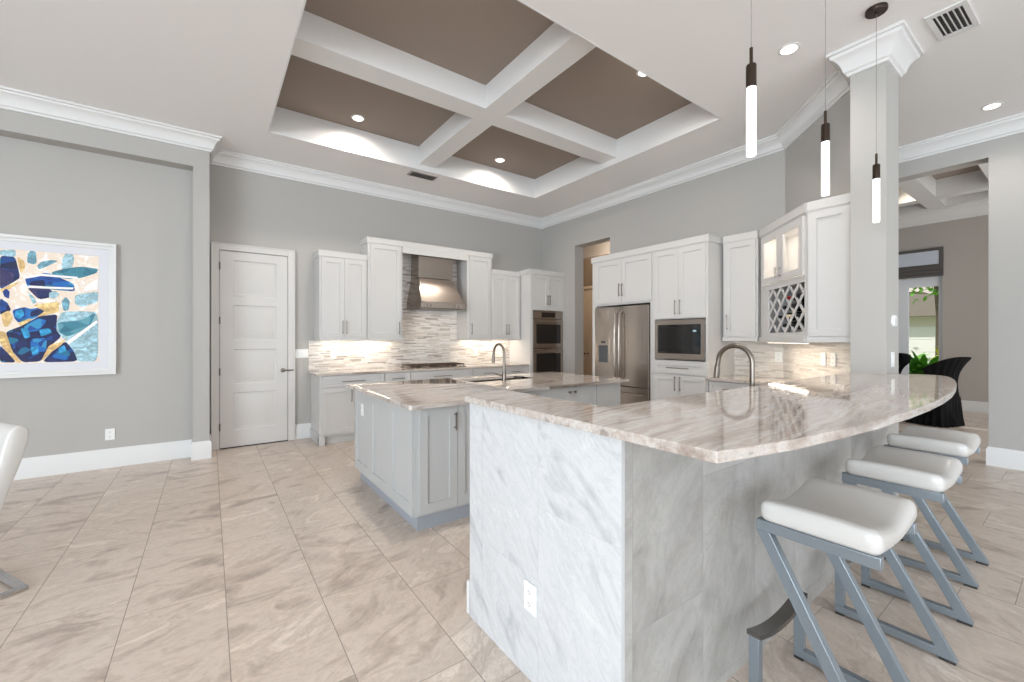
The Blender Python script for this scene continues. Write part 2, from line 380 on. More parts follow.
# (coffers as beams under a taupe ceiling)
ob.free(); ob = B(); box(ob, 7.0, FX, -2, 6.3, 4.12, 4.2); struct(finish('ceiling_dining', ob, TAUPE), 'taupe dining room ceiling')
ob = B()
for y in (-.7, .72, 1.62, 3.2, 4.6): box(ob, 7.0, FX, y, y+.25, 3.82, 4.118)
for x in (8.0, 10.25): box(ob, x, x+.25, -2, 6.3, 3.8205, 4.1175)
box(ob, FX-.35, FX, -2, 6.3, 3.8195, 4.117); box(ob, 7.0, 7.3, -2, 6.3, 3.8195, 4.117)
struct(finish('trim_4', ob, TRIM), 'white coffer beams in the dining room ceiling')
ob = B(); sweep(ob, [(FX, -2), (FX, 6.3)], crown_prof(3.82, .22, .16)); struct(finish('trim_5', ob, TRIM), 'crown moulding on the far dining wall')
ob = B(); sweep(ob, [(FX, -2), (FX, 1.72)], base_prof()); struct(finish('baseboard_dining', ob, TRIM), 'white baseboard on the far dining wall')
# crown mouldings
ob = B(); sweep(ob, [(4.42, 1.20), (5.26, 2.04), (5.26, 6.30), (0, 6.30), (0, 5.90), (-8.0, 5.90)], crown_prof(ZC))
struct(finish('trim_6', ob, TRIM), 'white crown moulding around the kitchen')
ob = B(); sweep(ob, [(6.80, -8.0), (6.80, 6.3)], crown_prof(ZC)); struct(finish('trim_7', ob, TRIM), 'white crown moulding above the dining opening')
ob = B(); sweep(ob, [(4.16, .925), (4.16, 1.145), (4.50, 1.145), (4.50, .925)], crown_prof(ZC, .19, .125), closed=True)
struct(finish('trim_8', ob, TRIM), 'white crown capital at the top of the column')
# baseboards
ob = B(); sweep(ob, [(-.15, 6.08), (-8.0, 6.08)], base_prof()); struct(finish('baseboard_left', ob, TRIM), 'white baseboard below the artwork')
ob = B(); sweep(ob, [(0, 6.3), (0, 5.90), (-.15, 5.90), (-.15, 6.08)], base_prof()); struct(finish('baseboard_pier', ob, TRIM), 'white baseboard around the pier foot')
ob = B(); sweep(ob, [(1.13, 6.3), (.935, 6.3)], base_prof()); struct(finish('baseboard_back', ob, TRIM), 'short white baseboard beside the pantry door')
ob = B(); sweep(ob, [(6.8, -8.0), (6.8, .67), (7.0, .67)], base_prof()); struct(finish('baseboard_right', ob, TRIM), 'white baseboard right of the dining opening')
# hallway behind the doorway
ob = B(); box(ob, 5.481, 6.799, 7.0, 7.2, 0, ZC); box(ob, 5.481, 6.799, 4.0, 4.15, 0, ZC); box(ob, 6.785, 6.799, 4.15, 7.0, 0, ZC)
struct(finish('wall_hall', ob, WALLW), 'warm beige hallway walls')
area('hall_fill', (6.1, 5.6, 3.6), (0, 0, 0), .5, .5, 26, (1, .9, .78))  # added fill lamp without a fitting, brightens the dark hallway
hc = thing('hall_cabinet', 'tall beige cabinet seen through the doorway beside the ovens', 'cabinet', (6.40, 5.72, 0))
ob = B(); box(ob, 0, .384, 0, .92, 0, 2.44); box(ob, -.03, .384, -.02, .94, 2.38, 2.44); finish('body', ob, BEIGE, hc, bev=.003)
ob = B(); box(ob, .05, .384, 0, .92, 2.441, 3.05); finish('upper_panel', ob, BROWN, hc, 'brown upper panel')
for k, (a, b) in enumerate(((.02, .458), (.462, .90))):
    ob = B(); box(ob, -.02, -.0005, a, b, .1, 2.34)
    d = finish('door', ob, BEIGE, hc, bev=.004)
    ob = B(); lathe(ob, [(.006, 0), (.006, .02), (.018, .025), (.018, .035), (.008, .04)], seg=12)
    finish('knob', ob, BRONZE, d, loc=(-.02, .415 if k == 0 else .505, 1.04), rot=(0, -PI/2, 0))

# ------------------------------------------------------------------ pantry door
dr = thing('door_1', 'white four-panel pantry door with chrome lever', 'door', (0, 0, 0)); dr['kind'] = 'structure'
ob = B(); z1 = 2.45
box(ob, .014, .098, 6.262, 6.299, 0, z1+.085); box(ob, .845, .93, 6.262, 6.299, 0, z1+.085); box(ob, .098, .845, 6.262, 6.299, z1, z1+.085)
box(ob, .014, .03, 6.255, 6.262, 0, z1+.085); box(ob, .914, .93, 6.255, 6.262, 0, z1+.085); box(ob, .014, .93, 6.255, 6.262, z1+.07, z1+.085)
finish('casing', ob, DOORP, dr, bev=.003)
def panel_door(bm, x0, x1, z0, z1, yf, yb, panels, dep=.01, bvl=.025):
    """slab with stepped recessed panels in its front; panels = (px0, px1, pz0, pz1)"""
    xs = sorted({x0, x1, *[q for p in panels for q in p[:2]]}); zs = sorted({z0, z1, *[q for p in panels for q in p[2:]]})
    V = lambda x, y, z: bm.verts.new((x, y, z))
    for i in range(len(xs)-1):
        for j in range(len(zs)-1):
            a, b, c, d = xs[i], xs[i+1], zs[j], zs[j+1]
            if any(abs(p[0]-a) < 1e-6 and abs(p[1]-b) < 1e-6 and abs(p[2]-c) < 1e-6 and abs(p[3]-d) < 1e-6 for p in panels):
                o = [V(a, yf, c), V(b, yf, c), V(b, yf, d), V(a, yf, d)]; e = bvl
                m1 = [V(a+e*.3, yf+dep, c+e*.3), V(b-e*.3, yf+dep, c+e*.3), V(b-e*.3, yf+dep, d-e*.3), V(a+e*.3, yf+dep, d-e*.3)]
                rings = [o, m1]
                if bvl > .01:
                    rings.append([V(a+e*1.2, yf+dep, c+e*1.2), V(b-e*1.2, yf+dep, c+e*1.2), V(b-e*1.2, yf+dep, d-e*1.2), V(a+e*1.2, yf+dep, d-e*1.2)])
                    rings.append([V(a+e*1.8, yf+dep*.4, c+e*1.8), V(b-e*1.8, yf+dep*.4, c+e*1.8), V(b-e*1.8, yf+dep*.4, d-e*1.8), V(a+e*1.8, yf+dep*.4, d-e*1.8)])
                for r1, r2 in zip(rings, rings[1:]):
                    for k in range(4): bm.faces.new((r1[k], r1[(k+1) % 4], r2[(k+1) % 4], r2[k]))
                bm.faces.new(rings[-1])
            else:
                bm.faces.new([V(a, yf, c), V(b, yf, c), V(b, yf, d), V(a, yf, d)])
    o = [V(x0, yf, z0), V(x1, yf, z0), V(x1, yf, z1), V(x0, yf, z1)]; q = [V(x0, yb, z0), V(x1, yb, z0), V(x1, yb, z1), V(x0, yb, z1)]
    for k in range(4): bm.faces.new((o[k], o[(k+1) % 4], q[(k+1) % 4], q[k]))
    bm.faces.new(q[::-1]); bmesh.ops.remove_doubles(bm, verts=bm.verts, dist=1e-5)
    return bm
ob = B(); panel_door(ob, .103, .84, .012, 2.44, 6.268, 6.298, [(.235, .71, .222, .683), (.235, .71, .79, 1.225), (.235, .71, 1.335, 1.774), (.235, .71, 1.885, 2.335)])
slab = finish('slab', ob, DOORP, dr)
ob = B(); box(ob, .10, .845, 6.262, 6.29, .0, .011); finish('threshold_shade', ob, SHADOWGAP, dr, 'dark strip standing in for the shade under the door')  # solid dark strip gives the shade below the slab as colour
for z in (.27, .95, 1.58, 2.25):
    ob = B(); tube(ob, [(.101, 6.258, z-.045), (.101, 6.258, z+.045)], .008, 8); finish('hinge', ob, NICK, dr)
ob = B(); lathe(ob, [(.028, 0), (.028, .008), (.012, .014), (.012, .045)], seg=16)
tube(ob, [(0, 0, .04), (-.0, -.03, .045), (-.0, -.12, .045)], .009, 8)
finish('handle', ob, NICK, slab, loc=(.785, 6.268, .94), rot=(PI/2, -PI/2, 0))

# ------------------------------------------------------------------ cabinet makers
def pull(parent, x, z, yf, vertical=True, L=.18, m=None):
    m = m or NICK; ob = B(); d = (0, 0, 1) if vertical else (1, 0, 0)
    p = lambda s, y: (x + d[0]*s, y, z + d[2]*s)
    tube(ob, [p(-L/2, yf-.03), p(L/2, yf-.03)], .0055, 8)
    for s in (-L/2+.018, L/2-.018): tube(ob, [p(s, yf), p(s, yf-.03)], .0045, 6)
    return finish('handle', ob, m, parent)
def shaker(parent, x0, x1, z0, z1, yf=-.02, m=CAB, h=None, name='door', rail=.062):
    """shaker front; h = ('v'|'h', x, z)"""
    g = .0015; ob = B()
    panel_door(ob, x0+g, x1-g, z0+g, z1-g, yf, yf+.019, [(x0+rail, x1-rail, z0+rail, z1-rail)] if z1-z0 > .2 else [(x0+.045, x1-.045, z0+.04, z1-.04)], dep=.011, bvl=.006)
    o = finish(name, ob, m, parent)
    if h: pull(o, h[1], h[2], yf, h[0] == 'v', .18 if h[0] == 'v' else (.22 if m is None else .3 if x1-x0 > .6 else .18))
    return o
def crown_cab(parent, w, d, z, left=True, right=True, h=.085, m=CAB, x0=0.0, o=.014):
    ob = B(); path = []
    path = [(w, d)] if right else []
    path += [(w, 0), (x0, 0)]
    if left: path += [(x0, d)]
    # room lies in front (-y): walk right to left so that "left-hand" is outward
    pr = [(0, z-.006), (.006, z-.006), (.008, z+.004), (o, z+.008), (o, z+h), (-.02, z+h), (-.02, z-.006)]
    sweep(ob, [(p[0], p[1]) for p in path[::-1]] if False else path, [(-q[0] if False else q[0], q[1]) for q in pr])
    return finish('crown', ob, m, parent)
RA, RB, RD = 0, -PI/2, -3*PI/4

# --- range wall uppers (local x = world x, front at y = 5.95)
def upper(name_label, x0, w, zb, zt, yfront, d, doors, rot=RA, loc=None, left=True, right=True, group=None, rail=True):
    c = thing('upper_cabinet', name_label, 'cabinet', loc or (x0, yfront, 0), rot, group)
    ob = B(); box(ob, 0, w, 0, d-.001, zb+.045, zt); finish('body', ob, CAB, c)
    ob = B(); box(ob, .0, w, -.02, .0, zb, zb+.045); box(ob, 0, .02, 0, d-.001, zb, zb+.0445); box(ob, w-.02, w, 0, d-.001, zb, zb+.0445); finish('light_rail', ob, CAB, c, bev=.002)
    for (a, b, h) in doors: shaker(c, a, b, zb+.05, zt-.005, h=h)
    crown_cab(c, w, d, zt, left, right)
    return c
upper('white two-door wall cabinet beside the pantry door', 1.17, .62, 1.33, 2.44, 5.95, .35,
      [(.02, .31, ('v', .285, 1.51)), (.31, .60, ('v', .335, 1.51))], right=False)
upper('tall white single-door wall cabinet left of the range hood', 1.795, .505, 1.33, 2.70, 5.95, .35, [(.03, .475, ('v', .445, 1.51))], right=False)
upper('tall white single-door wall cabinet right of the range hood', 3.385, .475, 1.33, 2.70, 5.95, .35, [(.04, .445, ('v', .07, 1.51))], left=False)
c = thing('hood_valance', 'white framed header panel bridging over the range hood', 'panel', (2.3005, 5.95, 0))
ob = B(); box(ob, 0, 1.084, 0, .35-.001, 2.70, 2.73); box(ob, 0, 1.084, -.019, 0, 2.615, 2.705); finish('board', ob, CAB, c, bev=.002)
crown_cab(c, 1.084, .3, 2.70, False, False)
upper('white two-door wall cabinet beside the oven tower', 3.865, .587, 1.33, 2.44, 5.95, .35,
      [(.02, .30, ('v', .275, 1.51)), (.30, .575, ('v', .325, 1.51))], left=False, right=False)
# oven tower
c = thing('oven_tower', 'tall white cabinet built around the double wall ovens', 'cabinet', (4.468, 5.68, 0))
ob = B(); box(ob, 0, .02, 0, .618, 0, 2.47); box(ob, .77, .79, 0, .618, 0, 2.47); box(ob, .02, .77, .02, .618, 1.86, 2.47); box(ob, .02, .77, .02, .618, .1, .46); box(ob, .02, .77, .59, .618, .46, 1.86)
box(ob, 0, .048, -.019, -.0005, .1, 2.47); box(ob, .7445, .79, -.019, -.0005, .1, 2.47); box(ob, .0485, .744, -.019, -.0005, 1.85, 1.9)
finish('body', ob, CAB, c)
shaker(c, .05, .395, 1.9, 2.46, h=('v', .37, 2.03), rail=.055); shaker(c, .395, .74, 1.9, 2.46, h=('v', .42, 2.03), rail=.055)
shaker(c, .05, .74, .12, .44, h=('h', .395, .28), name='drawer')
crown_cab(c, .79, .6, 2.47, True, False)
# double oven
ov = thing('double_wall_oven', 'stainless double wall oven built into the tall white tower', 'oven', (4.52, 5.672, 0))
ob = B(); box(ob, .0, .69, .0, .5, .47, 1.845); finish('housing', ob, STEELD, ov)
ob = B(); box(ob, .0, .69, -.02, -.0005, 1.70, 1.84); o = finish('control_panel', ob, STEEL, ov, bev=.003)
ob = B(); box(ob, .19, .50, -.023, -.0205, 1.725, 1.815); finish('display', ob, BLK, o, 'black display')
for z0, z1 in ((1.19, 1.69), (.49, 1.18)):
    ob = B(); box(ob, .0, .69, -.028, -.0005, z0, z1); o = finish('oven_door', ob, STEEL, ov, bev=.003)
    ob = B(); box(ob, .065, .625, -.031, -.0285, z0+.075, z1-.085); finish('door_glass', ob, BLK, o, 'black glass window')
    ob = B(); tube(ob, [(.05, -.075, z1-.045), (.64, -.075, z1-.045)], .012, 10)
    for x in (.09, .60): tube(ob, [(x, -.028, z1-.045), (x, -.075, z1-.045)], .009, 8)
    finish('handle', ob, STEEL, o)

# --- base cabinets of the range wall
def base_cab(label, loc, rot, w, d, fronts, group=None, m=CAB, toe=CAB, zt=.884, name='base_cabinet', sides=True):
    c = thing(name, label, 'cabinet', loc, rot, group)
    ob = B(); box(ob, 0, w, 0, d-.001, .105, zt); finish('body', ob, m, c)
    ob = B(); box(ob, .0, w, .05, d-.002, 0, .105); finish('toe_kick', ob, toe, c)
    for (k, a, b, z0, z1, h) in fronts: shaker(c, a, b, z0, z1, m=m, h=h, name=k)
    return c
D = 'drawer'
c = base_cab('white base cabinet with side panel nearest the pantry door', (1.13, 5.74, 0), 0, .83, .56,
   [(D, .03, .82, .73, .875, ('h', .41, .80)), ('door', .03, .425, .13, .725, ('v', .385, .62)), ('door', .425, .82, .13, .725, ('v', .465, .62))])
ob = B(); box(ob, -.012, .0, -.012, .555, 0, .14); box(ob, -.012, .06, -.015, .05, 0, .105); finish('base_trim', ob, CAB, c, bev=.003)
base_cab('narrow white base cabinet left below the cooktop', (1.961, 5.74, 0), 0, .37, .56, [(D, .005, .365, .73, .875, ('h', .185, .80)), ('door', .005, .365, .13, .725, ('v', .33, .62))])
base_cab('wide white base cabinet directly below the cooktop', (2.332, 5.74, 0), 0, 1.03, .56, [(D, .005, 1.025, .73, .875, ('h', .5, .80)), (D, .005, 1.025, .43, .725, ('h', .5, .6)), (D, .005, 1.025, .13, .425, ('h', .5, .3))])
base_cab('white base cabinet between the cooktop and the oven tower', (3.363, 5.74, 0), 0, 1.104, .56, [(D, .005, .55, .73, .875, ('h', .28, .80)), (D, .55, 1.1, .73, .875, ('h', .82, .80)), ('door', .005, .55, .13, .725, ('v', .5, .62)), ('door', .55, 1.1, .13, .725, ('v', .6, .62))])
ob = B(); box(ob, 1.085, 4.4675, 5.70, 6.286, .8845, .914); tag(finish('worktop', ob, QUARTZ, bev=.004), 'long beige quartzite worktop along the range wall', 'worktop')
ob = B(); box(ob, 1.10, 4.467, 6.288, 6.2995, .9145, 1.328); box(ob, 2.3015, 3.3835, 6.288, 6.2995, 1.328, 2.695)
tag(finish('backsplash', ob, MOSX), 'linear stone mosaic backsplash behind the range', 'backsplash')
# cooktop
ct = thing('gas_cooktop', 'gas cooktop with dark cast grates below the hood', 'cooktop', (2.38, 5.80, .9142))
ob = B(); box(ob, 0, .90, 0, .44, 0, .012); finish('tray', ob, STEEL, ct, bev=.003)
for k in range(3):
    ob = B(); x = .02 + k*.29
    for a in (0, .095, .19, .28): box(ob, x+a, x+a+.012, .03, .41, .036, .05)
    for b in (.03, .155, .285, .398): box(ob, x, x+.292, b, b+.012, .034, .048)
    for a in (0, .28):
        for b in (.03, .398): box(ob, x+a, x+a+.012, b, b+.012, .0125, .036)
    finish('grate', ob, GRATE, ct)
for x, y in ((.16, .1), (.16, .33), (.45, .22), (.74, .1), (.74, .33)):
    ob = B(); lathe(ob, [(.04, .0125), (.045, .02), (.03, .03)], (x, y, 0), 14); finish('burner', ob, BLKM, ct)
# hood
hd = thing('range_hood', 'curved stainless range hood with chimney above the cooktop', 'range hood', (2.86, 6.287, 0))
ob = B(); prof = [(-.0, 2.29), (-.34, 2.27)] + [(-.34 - .22*((2.27-z)/.37)**1.5, z) for z in (2.2, 2.13, 2.06, 1.99, 1.93, 1.90)] + [(0, 1.90)]
n = len(prof)
def hw(y, z): return .29 + .07 * max(0, min(1, (2.27 - z)/.37))**1.3
L_ = [ob.verts.new((-hw(*p), p[0], p[1])) for p in prof]; R_ = [ob.verts.new((hw(*p), p[0], p[1])) for p in prof]
for i in range(n): ob.faces.new((L_[i], L_[(i+1) % n], R_[(i+1) % n], R_[i]))
ob.faces.new(L_); ob.faces.new(R_[::-1]); finish('canopy', ob, STEEL, hd, smooth=50)
ob = B(); box(ob, -.362, .362, -.565, 0, 1.81, 1.899); finish('lip', ob, STEEL, hd, bev=.006)
ob = B(); box(ob, -.29, .29, -.30, 0, 2.285, 2.699); finish('chimney', ob, STEEL, hd, bev=.002)
ob = B(); box(ob, -.33, .33, -.52, -.04, 1.803, 1.8098); finish('filter', ob, STEELD, hd)
for x in (-.26, -.2, .2, .26):
    ob = B(); lathe(ob, [(.017, 0), (.017, .02), (.012, .03)], seg=12); finish('knob', ob, CHROME, hd, loc=(x, -.5655, 1.85), rot=(PI/2, 0, 0))

# --- wall B cabinetry: local x runs toward the camera, front plane x = 4.65
XB = 4.65
def LB(y): return (XB, y, 0)
c = thing('refrigerator_cabinet', 'white two-door cabinet enclosing the top of the refrigerator', 'cabinet', (XB, 4.395, 0), RB)
ob = B(); box(ob, 0, .07, 0, .608, 0, 1.83); box(ob, 0, 1.06, 0, .608, 1.83, 2.475); box(ob, 1.016, 1.06, 0, .608, 0, 1.83); finish('body', ob, CAB, c)
shaker(c, .075, .56, 1.86, 2.46, h=('v', .535, 2.03)); shaker(c, .56, 1.045, 1.86, 2.46, h=('v', .585, 2.03))
crown_cab(c, 1.06, .6, 2.475, True, False)
c = thing('microwave_tower', 'tall white cabinet with doors above and below the microwave', 'cabinet', (XB, 3.3345, 0), RB)
ob = B(); box(ob, 0, .735, 0.0, .608, 1.6, 2.475); box(ob, 0, .735, 0, .608, .105, 1.09); box(ob, 0, .735, .06, .608, 0, .105)
box(ob, 0, .03, 0, .608, 1.09, 1.6); box(ob, .705, .735, 0, .608, 1.09, 1.6); box(ob, .03, .705, .5, .608, 1.09, 1.6)
finish('body', ob, CAB, c)
shaker(c, .02, .3675, 1.61, 2.46, h=('v', .335, 1.74)); shaker(c, .3675, .715, 1.61, 2.46, h=('v', .40, 1.74))
shaker(c, .02, .715, .925, 1.07, h=('h', .3675, 1.0), name='drawer')
shaker(c, .02, .3675, .12, .915, h=('v', .335, .81)); shaker(c, .3675, .715, .12, .915, h=('v', .40, .81))
crown_cab(c, .735, .6, 2.475, False, True)
mw = thing('microwave', 'built-in black glass microwave in a stainless trim frame', 'microwave', (XB, 3.295, 0), RB)
ob = B()
for a in ((0, .66, 1.53, 1.588), (0, .66, 1.105, 1.175), (0, .04, 1.175, 1.53), (.62, .66, 1.175, 1.53)): box(ob, a[0], a[1], -.024, -.001, a[2], a[3])
finish('trim_frame', ob, STEEL, mw)
ob = B(); box(ob, .0405, .6195, -.018, .45, 1.1755, 1.5295); finish('body', ob, BLK, mw)
ob = B(); box(ob, .06, .40, -.021, -.0185, 1.21, 1.50); finish('door_glass', ob, mat('smoked_glass', (.016, .015, .015), .08), mw, 'dark smoked door glass')
ob = B(); box(ob, .52, .56, -.020, -.0182, 1.44, 1.46); finish('display', ob, mat('pale_display', (.5, .6, .7), .3), mw)
# fridge
fr = thing('refrigerator', 'stainless french-door refrigerator with water dispenser', 'refrigerator', (XB, 4.315, 0), RB)
ob = B(); box(ob, .0, .93, .03, .60, .03, 1.79); finish('body', ob, STEELD, fr)
ob = B(); box(ob, .0, .93, .06, .5, 0, .03); finish('grille', ob, BLKM, fr)
def fdoor(x0, x1, z0, z1, nm='door', bow=.02):
    ob = B(); N = 10; pts = []
    for i in range(N+1):
        u = i/N; pts.append((x0 + (x1-x0)*u, -.035 - bow*math.sin(PI*u)**.6))
    pts += [(x1, .0295), (x0, .0295)]
    prism(ob, pts, z0, z1)
    return finish(nm, ob, STEEL, fr, smooth=50)
dl = fdoor(.003, .462, .715, 1.80); dr_ = fdoor(.468, .927, .715, 1.80); fz = fdoor(.003, .927, .06, .70, 'freezer_drawer')
for p, x in ((dl, .425), (dr_, .505)):
    ob = B(); tube(ob, [(x, -.04, .80), (x, -.095, .83), (x, -.105, 1.0), (x, -.108, 1.25), (x, -.105, 1.5), (x, -.095, 1.70), (x, -.04, 1.73)], .015, 10); finish('handle', ob, STEEL, p)
ob = B(); tube(ob, [(.08, -.04, .61), (.10, -.10, .61), (.83, -.10, .61), (.85, -.04, .61)], .014, 10); finish('handle', ob, STEEL, fz)
ob = B()
for a in ((.09, .29, 1.26, 1.36), (.09, .29, 1.0, 1.02), (.09, .105, 1.02, 1.26), (.275, .29, 1.02, 1.26)): box(ob, a[0], a[1], -.066, -.035, a[2], a[3])
disp = finish('dispenser', ob, STEEL, dl, bev=.002)
ob = B(); box(ob, .1055, .2745, -.062, -.05, 1.0205, 1.2595); finish('dispenser_recess', ob, mat('dispenser_grey', rgb(84, 88, 94), .3, .5), dl, 'dark dispenser recess') 
ob = B(); box(ob, .15, .23, -.068, -.0662, 1.29, 1.325); finish('display', ob, BLK, dl, 'small dark display')
# uppers beyond the tower
upper('white single-door wall cabinet beside the microwave tower', 0, .385, 1.33, 2.475, 0, .325, [(.03, .37, ('v', .06, 1.55))], RB, (4.935, 2.572, 0), left=False, right=False)
# diagonal cabinet, hollow with lit glass doors and wine lattice
wd = .95
dg = thing('corner_cabinet', 'angled corner cabinet with lit glass doors and wine lattice', 'cabinet', (4.955, 2.165, 0), RD)
ob = B()
box(ob, 0, .19, .0, .02, 1.33, 1.93); box(ob, .0, .05, .0, .02, 1.93, 2.475); box(ob, wd-.03, wd, 0, .02, 1.33, 2.475)
box(ob, .19, wd-.03, 0, .02, 1.33, 1.42); box(ob, .19, wd-.03, 0, .02, 1.87, 1.93); box(ob, .05, wd-.03, 0, .02, 2.455, 2.475)
box(ob, 0, .02, .02, .26, 1.33, 2.475); box(ob, wd-.02, wd, .02, .26, 1.33, 2.475)
box(ob, 0, wd, .262, .28, 1.33, 2.475); box(ob, .02, wd-.02, .02, .26, 1.33, 1.36); box(ob, .02, wd-.02, .02, .26, 1.885, 1.905); box(ob, .02, wd-.02, .02, .26, 2.455, 2.474)
finish('body', ob, CAB, dg)
ob = B(); x0, x1, z0, z1 = .19, wd-.03, 1.42, 1.87; sp = .124*math.sqrt(2)
def lat(sgn, y0):
    k = -8
    while k < 12:
        cst = k*sp
        pts = []
        # line z - z0 = sgn*(x - x0) + cst
        for x in (x0, x1):
            z = z0 + sgn*(x-x0) + cst
            if z0 <= z <= z1: pts.append((x, z))
        for z in (z0, z1):
            x = x0 + sgn*(z - z0 - cst)
            if x0 < x < x1: pts.append((x, z))
        if len(pts) >= 2:
            a, b = pts[0], pts[1]
            if math.hypot(a[0]-b[0], a[1]-b[1]) > .02: bar(ob, (a[0], y0, a[1]), (b[0], y0, b[1]), .008, .028, (0, 1, 0))
        k += 1
lat(1, .006); lat(-1, .015)
finish('wine_lattice', ob, CAB, dg)
for a, b, hx in ((.055, .488, .46), (.492, .92, .52)):
    ob = B(); r = .065
    box(ob, a, b, -.02, -.001, 1.935, 1.935+r); box(ob, a, b, -.02, -.001, 2.45-r, 2.45); box(ob, a, a+r, -.02, -.001, 1.935+r, 2.45-r); box(ob, b-r, b, -.02, -.001, 1.935+r, 2.45-r)
    d = finish('glass_door', ob, CAB, dg)
    ob = B(); box(ob, a+r, b-r, -.012, -.008, 1.935+r, 2.45-r); finish('glass', ob, FROST, d)
    pull(d, hx, 2.02, -.02, True, .11)
crown_cab(dg, wd, .2, 2.475, False, False)
ob = B(); box(ob, -.0, wd, -.02, 0, 1.328, 1.375); finish('light_rail', ob, CAB, dg)
il = area('cabinet_light', (.48, .055, 2.445), (0, 0, 0), .8, .03, 5.5, (1, .9, .76), dg)
# last upper
c = thing('upper_cabinet', 'tall white single-door wall cabinet against the column', 'cabinet', (4.28, 1.484, 0), RB)
ob = B(); prism(ob, [(0.0, 0), (.3175, 0), (.3175, .095), (.210, .203)], 1.375, 2.475); finish('body', ob, CAB, c)
ob = B(); box(ob, 0, .3185, -.02, 0, 1.33, 1.375); finish('light_rail', ob, CAB, c)
shaker(c, .012, .312, 1.38, 2.465)
crown_cab(c, .3185, .05, 2.475, False, False)
# wine bottles in the lattice (axis square to the diagonal face)
Mdg = Matrix.Translation((4.955, 2.165, 0)) @ Matrix.Rotation(RD, 4, 'Z')
wb = thing('wine_bottle', '', 'bottle', (0, 0, 0), 0, 'wine bottles lying in the lattice')
ob = B(); lathe(ob, [(.034, 0), (.041, .006), (.041, .15), (.034, .17), (.018, .19), (.016, .2)], seg=14); finish('glass_body', ob, BOTTLE, wb)
ob = B(); lathe(ob, [(.0155, .19), (.0155, .245), (.012, .247)], seg=12); foil0 = finish('foil', ob, FOILB, wb)
cells = []
for m_, n_c, col, txt in ((5, 4, FOILR, 'red-foiled wine bottle in the top row of the lattice'),
        (7, 4, FOILB, 'dark wine bottle in the top row of the lattice, right of the red foil'),
        (4, 3, FOILB, 'dark wine bottle just below left of the red-foiled one'),
        (6, 3, FOILB, 'dark wine bottle just below right of the red-foiled one'),
        (3, 2, FOILB, 'dark wine bottle left of the cream-foiled one in the lattice'),
        (5, 2, FOILC, 'cream-foiled wine bottle in the middle of the lattice'),
        (7, 2, FOILB, 'dark wine bottle right of the cream-foiled one in the lattice'),
        (4, 1, FOILB, 'dark wine bottle in the bottom row of the lattice, left one'),
        (6, 1, FOILB, 'dark wine bottle in the bottom row of the lattice, right one')):
    cells.append((.19 + sp/2*m_, 1.42 + sp/2*n_c - .018, col, txt))
first = True
for x, z, col, txt in cells:
    p = Mdg @ Vector((x, .235, z))
    o = wb if first else dup(wb, (0, 0, 0))
    if first: first = False
    o.location = p; o.rotation_euler = (PI/2, 0, RD); o['label'] = txt
    for ch in o.children:
        if ch.name.startswith('foil'):
            ch.data = ch.data.copy() if o is not wb else ch.data
            ch.data.materials.clear(); ch.data.materials.append(col)
# lower counter and base on wall B, behind the bar
lw = [(5.2595, 2.5985), (4.62, 2.5985), (4.62, 1.78), (3.02, 1.78), (3.02, 1.72), (2.32, 1.72), (2.32, 1.78), (1.285, 1.78), (1.285, 1.145), (4.155, 1.145), (4.155, 1.1605), (4.37, 1.1605), (5.2595, 2.05)]
ob = B()
prism(ob, [(5.2595, 2.5985), (4.62, 2.5985), (4.62, 1.78), (4.15, 1.78), (4.15, 1.1615), (4.37, 1.1615), (5.2595, 2.05)], .8845, .914)
box(ob, 3.02, 4.15, 1.145, 1.78, .8845, .914); box(ob, 1.285, 2.32, 1.145, 1.78, .8845, .914); box(ob, 2.32, 3.02, 1.145, 1.30, .8845, .914); box(ob, 2.32, 3.02, 1.72, 1.78, .8845, .914)
tag(finish('worktop', ob, QUARTZ), 'lower quartzite worktop behind the raised bar', 'worktop')
sk = thing('sink', 'stainless undermount sink behind the raised bar', 'sink', (2.67, 1.51, 0))
def sink_bm(w, d, z0, z1):
    ob = B(); th = .01
    box(ob, -w/2, w/2, -d/2, d/2, z0, z0+th)
    for a in ((-w/2, -w/2+th, -d/2, d/2), (w/2-th, w/2, -d/2, d/2), (-w/2+th, w/2-th, -d/2, -d/2+th), (-w/2+th, w/2-th, d/2-th, d/2)): box(ob, *a, z0+th, z1)
    return ob
finish('basin', sink_bm(.69, .41, .68, .912), STEEL, sk)
ob = B(); lathe(ob, [(.045, .690), (.045, .696), (.02, .694)], seg=16); finish('drain', ob, CHROME, sk)
base_cab('white base cabinet beside the microwave tower', (4.66, 2.5975, 0), RB, .545, .598, [(D, .01, .535, .73, .875, ('h', .27, .80)), ('door', .01, .272, .13, .725, ('v', .235, .62)), ('door', .272, .535, .13, .725, ('v', .31, .62))])
c = base_cab('white base cabinet behind the bar with its doors facing the island', (4.10, 1.75, 0), PI, 2.80, .60, [('door', i*.4, i*.4+.4, .13, .87, ('v', i*.4+.35, .75)) for i in range(7)])
for ch in list(c.children):
    if ch.name.startswith('body'):
        me = ch.data; ob = B(); box(ob, 0, 1.06, 0, .599, .105, .884); box(ob, 1.80, 2.80, 0, .599, .105, .884); box(ob, 1.06, 1.80, 0, .599, .105, .64); box(ob, 1.06, 1.80, 0, .012, .64, .884); bmesh.ops.recalc_face_normals(ob, faces=ob.faces); ob.to_mesh(me); ob.free()
ob = B(); box(ob, 5.246, 5.2595, 2.045, 2.597, .9145, 1.328); tag(finish('backsplash', ob, MOSY), 'short linear mosaic backsplash beside the microwave tower', 'backsplash')
ob = B(); n_ = Vector((-.7071, .7071))*.012
prism(ob, [(5.2455, 2.0405), (4.3805, 1.1755), (4.3805+n_.x, 1.1755+n_.y), (5.2455+n_.x*.2, 2.0405+.012)], .9145, 1.326)
